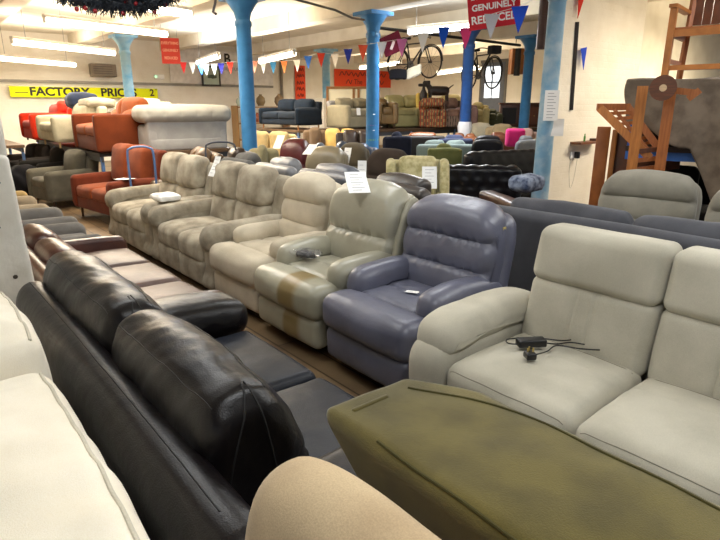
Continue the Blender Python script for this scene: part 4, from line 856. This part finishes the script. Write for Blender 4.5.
def scrib(o, x0, x1, z, h, m, n, seed):
    rr = random.Random(seed); P_ = [(x0+(x1-x0)*i/(n-1)+rr.uniform(-.02, .02), -.012, z+h*(.5 if i % 2 else -.5)*rr.uniform(.4, 1)) for i in range(n)]
    one('handwriting', tube(spline(P_, 4, False), h*.09, 5), m, o)
for k in range(5): scrib(ps_, 11.48, 11.78, 2.78-.22*k, .15, mat('plain', '6A2018'), 7, k)
pb_ = empty('orange_poster', (0, 17.46, 0), 0, 'wide orange banner with dark writing behind the centre column', 'poster')
one('sheet', box(2.9, .01, .62, (14.6, 0, 2.55)), ORG, pb_, smooth=False)
scrib(pb_, 13.4, 15.7, 2.70, .2, mat('plain', '8A2A18'), 22, 3); scrib(pb_, 13.7, 14.0, 2.42, .16, mat('plain', '5A1A10'), 4, 5); text('The', .26, mat('plain', '5A1A10'), pb_, (14.3, -.01, 2.42)); scrib(pb_, 14.7, 15.6, 2.42, .18, mat('plain', '8A2A18'), 10, 6)
# white display board with letter and framed picture
wb_ = empty('wall_board', (0, 17.44, 0), 0, 'white painted board lettered B on the back wall behind the nearest blue column', 'board')
one('panel', box(3.6, .03, 1.0, (8.7, 0, 2.72)), mat('paint', 'ECE8E4', rough=.4), wb_, smooth=False)
text('B', .42, INK, wb_, (8.82, -.02, 2.98), bold=.012); text('FURNITURE SALE', .14, mat('plain', '8A8A98'), wb_, (9.1, -.02, 2.68))
pc = empty('framed_picture', (8.2, 17.38, 2.45), 0, 'dark framed pale green picture on the white board, left of the nearest column', 'picture')
for sx in (-1, 1): one('frame_side', box(.05, .04, .56, (sx*.29, 0, 0)), mat('wood', '3A3A38'), pc, smooth=False)
for sz in (-1, 1): one('frame_rail', box(.63, .04, .05, (0, 0, sz*.28)), mat('wood', '3A3A38'), pc, smooth=False)
one('print', box(.56, .01, .52, (0, .0, 0)), mat('paper', 'B8C8BC'), pc, smooth=False); one('dark_shapes', pillow((.3, .01, .1), .004, seg=(6, 1, 3), rs=1, warp=lambda V: wob(V, .03, 30, 1), c=(.04, -.008, -.02)), mat('plain', '48584E'), pc)
# heater, emergency light, pipe
ht = empty('wall_heater', (4.95, 17.36, 2.50), 0, 'grey box heater on the back wall above the yellow banner', 'heater')
one('casing', pillow((.68, .24, .34), .02, seg=(1, 1, 1), rs=1), mat('paint', '8A7F70'), ht)
for z in (-.09, -.03, .03, .09): one('grille_slat', box(.5, .012, .015, (-.03, -.125, z)), mat('paint', '5E564A'), ht, smooth=False)
el = empty('emergency_light', (6.55, 17.42, 2.38), 0, 'white emergency light with a green glow on the back wall', 'lamp')
one('casing', pillow((.30, .08, .14), .02, seg=(1, 1, 1), rs=2), WHT, el); one('green_indicator', pillow((.08, .02, .03), .008, seg=(1, 1, 1), rs=1, c=(-.12, -.045, 0)), emit('green_led', (.2, 1, .45), 2.0), el)
struct('trim_11', tube([(10.85, 17.45, 0), (10.85, 17.45, 3.1)], .05, 8), mat('paint', '8A8276'), label='grey downpipe on the back wall')
# clutter under the board: shelf unit with small goods
sh = empty('pine_shelf', (9.5, 16.6, 0), 0, 'pine shelf unit with small goods behind the nearest blue column', 'shelf')
for z in (.5, 1.0, 1.5): one('shelf_board', box(1.9, .4, .04, (0, 0, z)), mat('wood', 'A07A48'), sh, smooth=False)
for sx in (-1, 1): one('side_panel', box(.04, .4, 1.55, (sx*.95, 0, .775)), mat('wood', 'A07A48'), sh, smooth=False)
for i, (x, z, c1, r) in enumerate(((8.75, 1.54, 'B8C4B8', .12), (9.0, 1.04, '8A5A48', .14), (9.5, 1.54, '8C7A5C', .15), (10.1, 1.04, '6A7890', .13), (9.35, 1.04, 'B0684A', .12), (10.2, 1.54, '9A8468', .16))):
    v_ = one('ornament', lathe([(r*.6, 0), (r, r*.8), (r*.9, r*1.6), (r*.3, r*2.2), (r*.35, r*2.4)], 14), mat('gloss', c1)); v_.location = (x, 16.6, z)
    tag(v_, ['pale green pot on the pine shelf top, left end', 'brown pot on the middle pine shelf, leftmost', 'olive pot on the pine shelf top, centre', 'slate blue pot on the middle pine shelf, rightmost', 'terracotta pot on the middle pine shelf, centre', 'tan pot on the pine shelf top, right end'][i], 'pot', 'pots on the pine shelf')
# door with window in the right wall
dr = empty('door_1', (15.97, 12.35, 1.0), 0); dr['kind'] = 'structure'
one('door_leaf', box(.05, .95, 1.85, (0, 0, 1.0)), mat('paint', '5E6470'), dr, smooth=False); one('door_glass', box(.06, .62, 1.0, (-.01, 0, 1.3)), emit('sky_glass', (.75, .88, 1.0), 1.1), dr, smooth=False)
for z in (1.3,): one('glazing_bar', box(.08, .62, .04, (-.01, 0, z)), mat('paint', '5E6470'), dr, smooth=False)
one('glazing_bar', box(.08, .04, 1.0, (-.01, 0, 1.3)), mat('paint', '5E6470'), dr, smooth=False)
one('door_frame', box(.04, 1.1, 2.0, (.01, 0, 1.02)), mat('paint', '6E6A62'), dr, smooth=False)
# boxed-in corner right of the door
bx_ = at(521, 60, 16.0); q = empty('wall_cupboard', (bx_.x, bx_.y, 2.3), -40, 'orange brown wall cupboard high beside the black post', 'cupboard')
one('carcass', box(.55, .35, .62, (0, 0, .35)), mat('wood', '9A5E2C'), q, smooth=False); one('door', box(.5, .02, .56, (0, -.185, .35)), mat('wood', 'A86A34'), q, smooth=False)
# dark downpipe near the pier
dp = at(543, 20, 9.2); struct('trim_12', tube([(dp.x, dp.y, 2.35), (dp.x, dp.y, CEIL)], .07, 10), mat('paint', '4A3436'), label='dark brown boxed pipe end under the ceiling')
# ceiling conduit + hanging bent pipe
struct('trim_13', tube([tuple(at(*p)) for p in ((290, -2, 7.3), (335, 10, 8.0), (352, 18, 8.6), (364, 20, 8.9))], .015, 6), mat('paint', '6A645A'), label='thin grey conduit under the ceiling')
struct('trim_14', tube([tuple(at(*p)) for p in ((217, -12, 7.4), (215, 4, 7.4), (213, 12, 7.4), (216, 14, 7.35))], .016, 8), mat('paint', '3A3030'), label='short bent pipe hanging from the ceiling')
# ---- tinsel garland
random.seed(3); g = MB(); cpts = [at(x, y, 4.6) for x, y in ((48, -14), (70, -4), (100, 3), (130, 5), (155, 2), (178, -10))]; cp_ = spline([tuple(p) for p in cpts], 14, False)
g.add(*tube([tuple(p) for p in cp_], .035, 8))
for k in range(2600):
    p = Vector(cp_[random.randrange(len(cp_))]); d = Vector((random.gauss(0, 1), random.gauss(0, 1), random.gauss(0, 1))).normalized(); s = d.cross(Vector((random.random(), random.random(), 1))).normalized()*.006
    p += Vector((random.uniform(-.02, .02), random.uniform(-.02, .02), 0)); r_ = random.uniform(.05, .10)
    g.add([tuple(p-s), tuple(p+s), tuple(p+d*r_+s*.4), tuple(p+d*r_-s*.4)], [(0, 1, 2, 3)])
gl = g.build('foliage', mat('plain', '262C34'), None, smooth=False); go = empty('tinsel_garland', (0, 0, 0), 0, 'dark tinsel garland with red berries hanging at the top left', 'garland'); gl.parent = go
for k in range(14):
    p = Vector(cp_[int((k+.5)/14*len(cp_))])+Vector((random.uniform(-.05, .05), random.uniform(-.06, .0), random.uniform(-.09, .02)))
    one('berry', lathe([(.004, -.016), (.014, -.008), (.016, 0), (.014, .008), (.004, .016)], 8), mat('gloss', '8A1E24'), go, loc=tuple(p))
for x in (60, 165): p = at(x, -8, 4.6); one('hanging_wire', tube([tuple(p), (p.x, p.y, CEIL)], .003, 5), mat('plain', '888888'), go)
# ---- right side: pier details
def onp(px, py): v = at(px, py, 1.0); k = 3.965/v.y; return Vector((v.x*k, 3.965, EYE+(v.z-EYE)*k))
a = onp(577, 22); b_ = onp(571, 110); bp_ = one('black_batten', tube([tuple(a), tuple(b_)], .03, 4), mat('plain', '2A2220')); tag(bp_, 'black batten standing upright on the white pier wall', 'batten')
lo_ = onp(572, 143); hi = onp(592, 139)
lg = empty('wall_ledge', (0, 0, 0), 0, 'small rough wooden ledge on the white pier wall above the socket', 'ledge'); one('board', box(abs(hi.x-lo_.x)+.06, .16, .03, ((lo_.x+hi.x)/2, 3.9, lo_.z)), mat('wood', '7A4A2C'), lg, smooth=False)
one('small_block', box(.12, .1, .03, (hi.x-.03, 3.9, lo_.z+.03)), mat('wood', '5A3420'), lg, smooth=False)
gb_ = onp(581, 129); gn = one('green_bottle', lathe([(.012, 0), (.014, .06), (.007, .08), (.007, .10)], 10), mat('gloss', '5E9A4A')); gn.location = (gb_.x, 3.9, lo_.z+.015); tag(gn, 'tiny green bottle on the wooden ledge', 'bottle')
s0 = onp(573, 155); so = empty('wall_socket', tuple(s0), 0, 'white wall socket with a black charger and dangling cable', 'socket')
one('faceplate', pillow((.14, .02, .09), .008, seg=(1, 1, 1), rs=2), WHT, so); one('charger', pillow((.05, .06, .085), .01, seg=(1, 1, 1), rs=2, c=(.035, -.04, 0)), BK, so)
one('cable', tube(spline([(.03, -.05, -.04), (.03, -.03, -.3), (0, -.02, -.42), (-.04, -.02, -.40), (-.08, -.015, -.2), (-.07, -.015, -.05)], 6, False), .003, 5), mat('plain', 'C8C4B8'), so)
for nm, px, py, c1, lab, hgt in (('pennant', 581, 48, '2046C8', 'blue pennant pinned beside the black batten on the pier', .26), ('pennant', 579, -6, 'D8301E', 'red pennant hanging above the black batten on the pier', .28)):
    p = onp(px, py); V = [(-.07, 0, 0), (.07, 0, 0), (.0, 0, -hgt), (-.07, -.006, 0), (.07, -.006, 0), (.0, -.006, -hgt)]
    o = one(nm, (V, [(0, 1, 2), (5, 4, 3), (0, 3, 4, 1), (1, 4, 5, 2), (2, 5, 3, 0)]), mat('fabric', c1, c1), smooth=False); o.location = (p.x, 3.93, p.z); o.rotation_euler = (0, R(-10 if c1[0] == '2' else 8), 0); tag(o, lab, 'pennant')
# ---- right side: grey recliners behind the charcoal sofa
GR = F_('8A867A', '7C786D')
recliner('recliner_armchair', 'warm grey fabric recliner armchair behind the charcoal sofa, wholly in view', 'armchair', (4.58, 2.02, 0), -80, GR, GR, W=.86, back_w=.76, pads=3, top=1.0, seed=11, detail=False)
recliner('recliner_armchair', 'warm grey fabric recliner armchair cut by the right edge of the picture', 'armchair', (4.45, 1.12, 0), -80, GR, GR, W=.86, back_w=.74, pads=3, top=1.0, seed=12, detail=False)
yc = one('scatter_cushion', pillow((.40, .3, .14), .06, (0, 0, .02), (5, 4, 3), 3, warp=lambda V: wob(V, .02, 9, 1)), F_('D2B884')); yc.location = (5.3, 1.45, .98); tag(yc, 'sandy yellow cushion behind the two warm grey recliners', 'cushion')
# blue rack with draped blanket
rk = rack('blue framed rack draped with a brown grey blanket', (6.15, 1.82, 0), -72, 1.9, .8, 1.18, m=mat('paint', '3A6FC0'), legm=mat('paint', '2E5CB0'), nl=2, slab='3A2A20')
one('upper_deck', box(1.9, .8, .04, (0, 0, 1.74)), mat('wood', '4A3424'), rk, smooth=False)
for sx in (-1, 1):
    for sy in (-1, 1): one('upper_post', box(.045, .045, .56, (sx*.92, sy*.36, 1.45)), mat('paint', '2E5CB0'), rk, smooth=False)
bn = empty('draped_blanket', (6.15, 1.82, 0), -72, 'brown grey wool blanket draped over the rack on the right', 'blanket')
nx, ny = 90, 50; V = []; F = []
for i in range(nx):
    u = -1.0+2.0*i/(nx-1)
    hang = .50+.05*math.sin(u*9)+.10*math.sin(u*3.1+2)+.55*min(1, max(0, (u+.42)/.26))
    for j in range(ny):
        t = j/(ny-1)
        if t < .4: y = .42-(t/.4)*.86; z = 1.775+.008*math.sin(u*9+t*8)
        else:
            s = (t-.4)/.6; y = -.44-.05*s+.045*math.sin(u*11+2*math.sin(u*3))*s; z = 1.775-hang*s-.0*math.sin(u*7)
        V.append((u+.02*math.sin(t*9), y, z))
for i in range(nx-1):
    for j in range(ny-1): F.append((i*ny+j, (i+1)*ny+j, (i+1)*ny+j+1, i*ny+j+1))
cl = one('cloth', (V, F), F_('77695A', '5E5246', scale=1.5), bn); md = cl.modifiers.new('s', 'SOLIDIFY'); md.thickness = .012
sofa('fabric_armchair', 'near-black armchair put in to darken the space under the draped rack, left one', (6.0, 2.35, 0), -72, F_('1C1816'), W=.8, D=.75, back=.9, n=1, cat='armchair')  # made-up armchairs standing in for the dark under the rack
sofa('fabric_armchair', 'near-black armchair put in to darken the space under the draped rack, right one', (6.3, 1.4, 0), -72, F_('1C1816'), W=.8, D=.75, back=.9, n=1, cat='armchair')
# dark goods on the lower deck
for i, (u, w, h, c1) in enumerate(((-.45, .7, .28, '1E1A18'), (.40, .7, .24, '2E2018'))):
    o = sofa('leather_footstool', ['black footstool stored on the blue framed rack', 'dark brown footstool stored on the blue framed rack'][i], (6.15+u*math.cos(R(-72)), 1.82+u*math.sin(R(-72)), 1.18), -72, Lt(c1), W=w, D=.6, back=h, arm=h-.05, seat=.2, n=1, leg=.02, cush=False, cat='footstool', tilt=0)
# wooden boards leaning by the pier
TK = mat('wood', 'A8622C', '8E5022'); TK2 = mat('wood', '6A3A1E', '54301A'); TKL = mat('wood', 'B87434', 'A0622A')
def bar(o, name, a, b, w, m, t=None):
    return one(name, tube([tuple(a), tuple(b)], w, 4), m, o)
def rel(pts, o): return [Vector(p)-o for p in pts]
wbd = empty('wooden_headboard', (5.75, 2.98, 0), -62, 'upright orange brown wooden boards leaning beside the white pier', 'wooden boards')
one('front_board', pillow((.13, .05, 1.34), .006, seg=(1, 1, 1), rs=1, c=(.0, 0, .67)), TK, wbd); one('side_board', pillow((.05, .06, 1.31), .006, seg=(1, 1, 1), rs=1, c=(.11, 0.03, .655)), TKL, wbd)
one('dark_panel', pillow((.62, .04, 1.28), .006, seg=(1, 1, 1), rs=1, c=(.44, .06, .64)), TK2, wbd)
# slatted teak steamer chair, folded, standing on end
sc = empty('steamer_chair', (4.9, 2.2, 0), 0, 'folded slatted teak steamer chair leaning against the draped rack', 'deck chair'); O = Vector((4.9, 2.2, 0))
D0 = 5.55
def A(px, py, d=D0): return at(px, py, d)-O
def flatbar(name, a, b, w, t, m=TK, parent=None):
    a = Vector(a); b = Vector(b); d = (b-a); L_ = d.length; d.normalize(); view = Vector(((a+b)/2+O)).normalized(); view.z = 0; view.normalize()
    s = d.cross(view).normalized(); n = s.cross(d).normalized(); V = []
    for p in (a, b):
        for i, j in ((-1, -1), (1, -1), (1, 1), (-1, 1)): V.append(tuple(p+s*w/2*i+n*t/2*j))
    return one(name, (V, [(0, 1, 2, 3), (7, 6, 5, 4), (0, 4, 5, 1), (1, 5, 6, 2), (2, 6, 7, 3), (3, 7, 4, 0)]), m, parent or sc, smooth=False)
flatbar('long_rail', A(643, 86), A(631, 172), .085, .03, TKL); flatbar('long_rail', A(671, 90), A(655, 200), .085, .03, TK)
bk_ = flatbar('back_rail', A(600, 108, 5.73), A(650, 158, 5.63), .07, .03, TKL); flatbar('back_rail', A(628, 107, 5.83), A(660, 150, 5.73), .06, .03, TK); flatbar('back_rail', A(613, 108, 5.78), A(650, 152, 5.68), .03, .02, TK)
flatbar('top_rail', A(597, 107, 5.73), A(630, 107, 5.83), .06, .03, TK)
for k in range(8):
    t = (k+.7)/8.5; flatbar('back_slat', A(602+46*t, 110+46*t, 5.71), A(629+30*t, 109+41*t, 5.80), .03, .012, TK)
for k in range(6): flatbar('seat_slat', A(633, 152+9*k, 5.60), A(660-1.5*k, 149+9*k, 5.64), .04, .014, TK2 if k == 0 else TK)
flatbar('arm_rest', A(650, 88, 5.43), A(697, 93, 5.38), .05, .03, TK); flatbar('arm_rest', A(688, 99, 5.38), A(700, 90, 5.38), .05, .03, TK)
w_ = one('wheel', lathe([(.10, -.015), (.10, .015)], 26), TK2, sc); w_.location = A(663, 88, 5.33); w_.rotation_euler = (R(90), 0, R(-66)); h_ = one('wheel_hub', lathe([(.028, -.02), (.028, .02)], 14), mat('wood', 'D8B890'), w_)
# teak armchair on top of the rack
tcn = empty('teak_armchair', (6.08, 2.22, 1.79), -80, 'teak wooden armchair standing on top of the draped rack', 'chair')
for sx in (-1, 1):
    one('front_leg', box(.055, .055, .62, (sx*.29, -.26, .31)), TKL, tcn, smooth=False)
    one('back_leg', tube([(sx*.27, .24, 0), (sx*.26, .26, .45), (sx*.26, .34, .95)], .03, 4), TK, tcn)
    one('arm_rest', box(.07, .62, .03, (sx*.29, -.01, .635)), TKL, tcn, smooth=False)
    one('side_stretcher', box(.03, .5, .04, (sx*.28, 0, .16)), TK, tcn, smooth=False); one('seat_rail', box(.03, .52, .06, (sx*.28, 0, .40)), TK, tcn, smooth=False)
one('front_rail', box(.56, .03, .06, (0, -.26, .40)), TKL, tcn, smooth=False); one('front_stretcher', box(.56, .03, .045, (0, -.26, .10)), TKL, tcn, smooth=False); one('back_stretcher', box(.54, .03, .04, (0, .25, .12)), TK2, tcn, smooth=False)
st_ = MB()
for k in range(7): st_.add(*box(.54, .06, .02, (0, -.23+k*.077, .44)))
st_.build('seat', TK, tcn, smooth=False)
st_ = MB()
for k in range(6): st_.add(*box(.075, .02, .40, (-.2+k*.08, .31+.0, .72)))
st_.build('backrest', TK2, tcn, smooth=False); one('top_rail', box(.56, .035, .07, (0, .33, .95)), TKL, tcn, smooth=False)
# ================================================================ groups of repeated things
GR_ = {'price tag': 'price tickets on the seating', 'column': 'blue painted iron columns', 'rack': 'raised display racks', 'armchair': 'armchairs on show', 'sofa': 'sofas on show',
       'cushion': 'loose scatter cushions', 'bicycle': 'bicycles hanging from the rail', 'notice': 'notices on the near column', 'picture frame': 'framed panels at the back', 'trolley': 'tubular hand trolleys', 'pennant': 'pennants on the pier', 'footstool': 'footstools on the blue rack', 'poster': 'orange wall posters', 'sign': 'red hanging signs'}
for o in list(C.objects):
    if o.parent is None and o.get('category') in GR_ and not o.get('group'): o['group'] = GR_[o['category']]
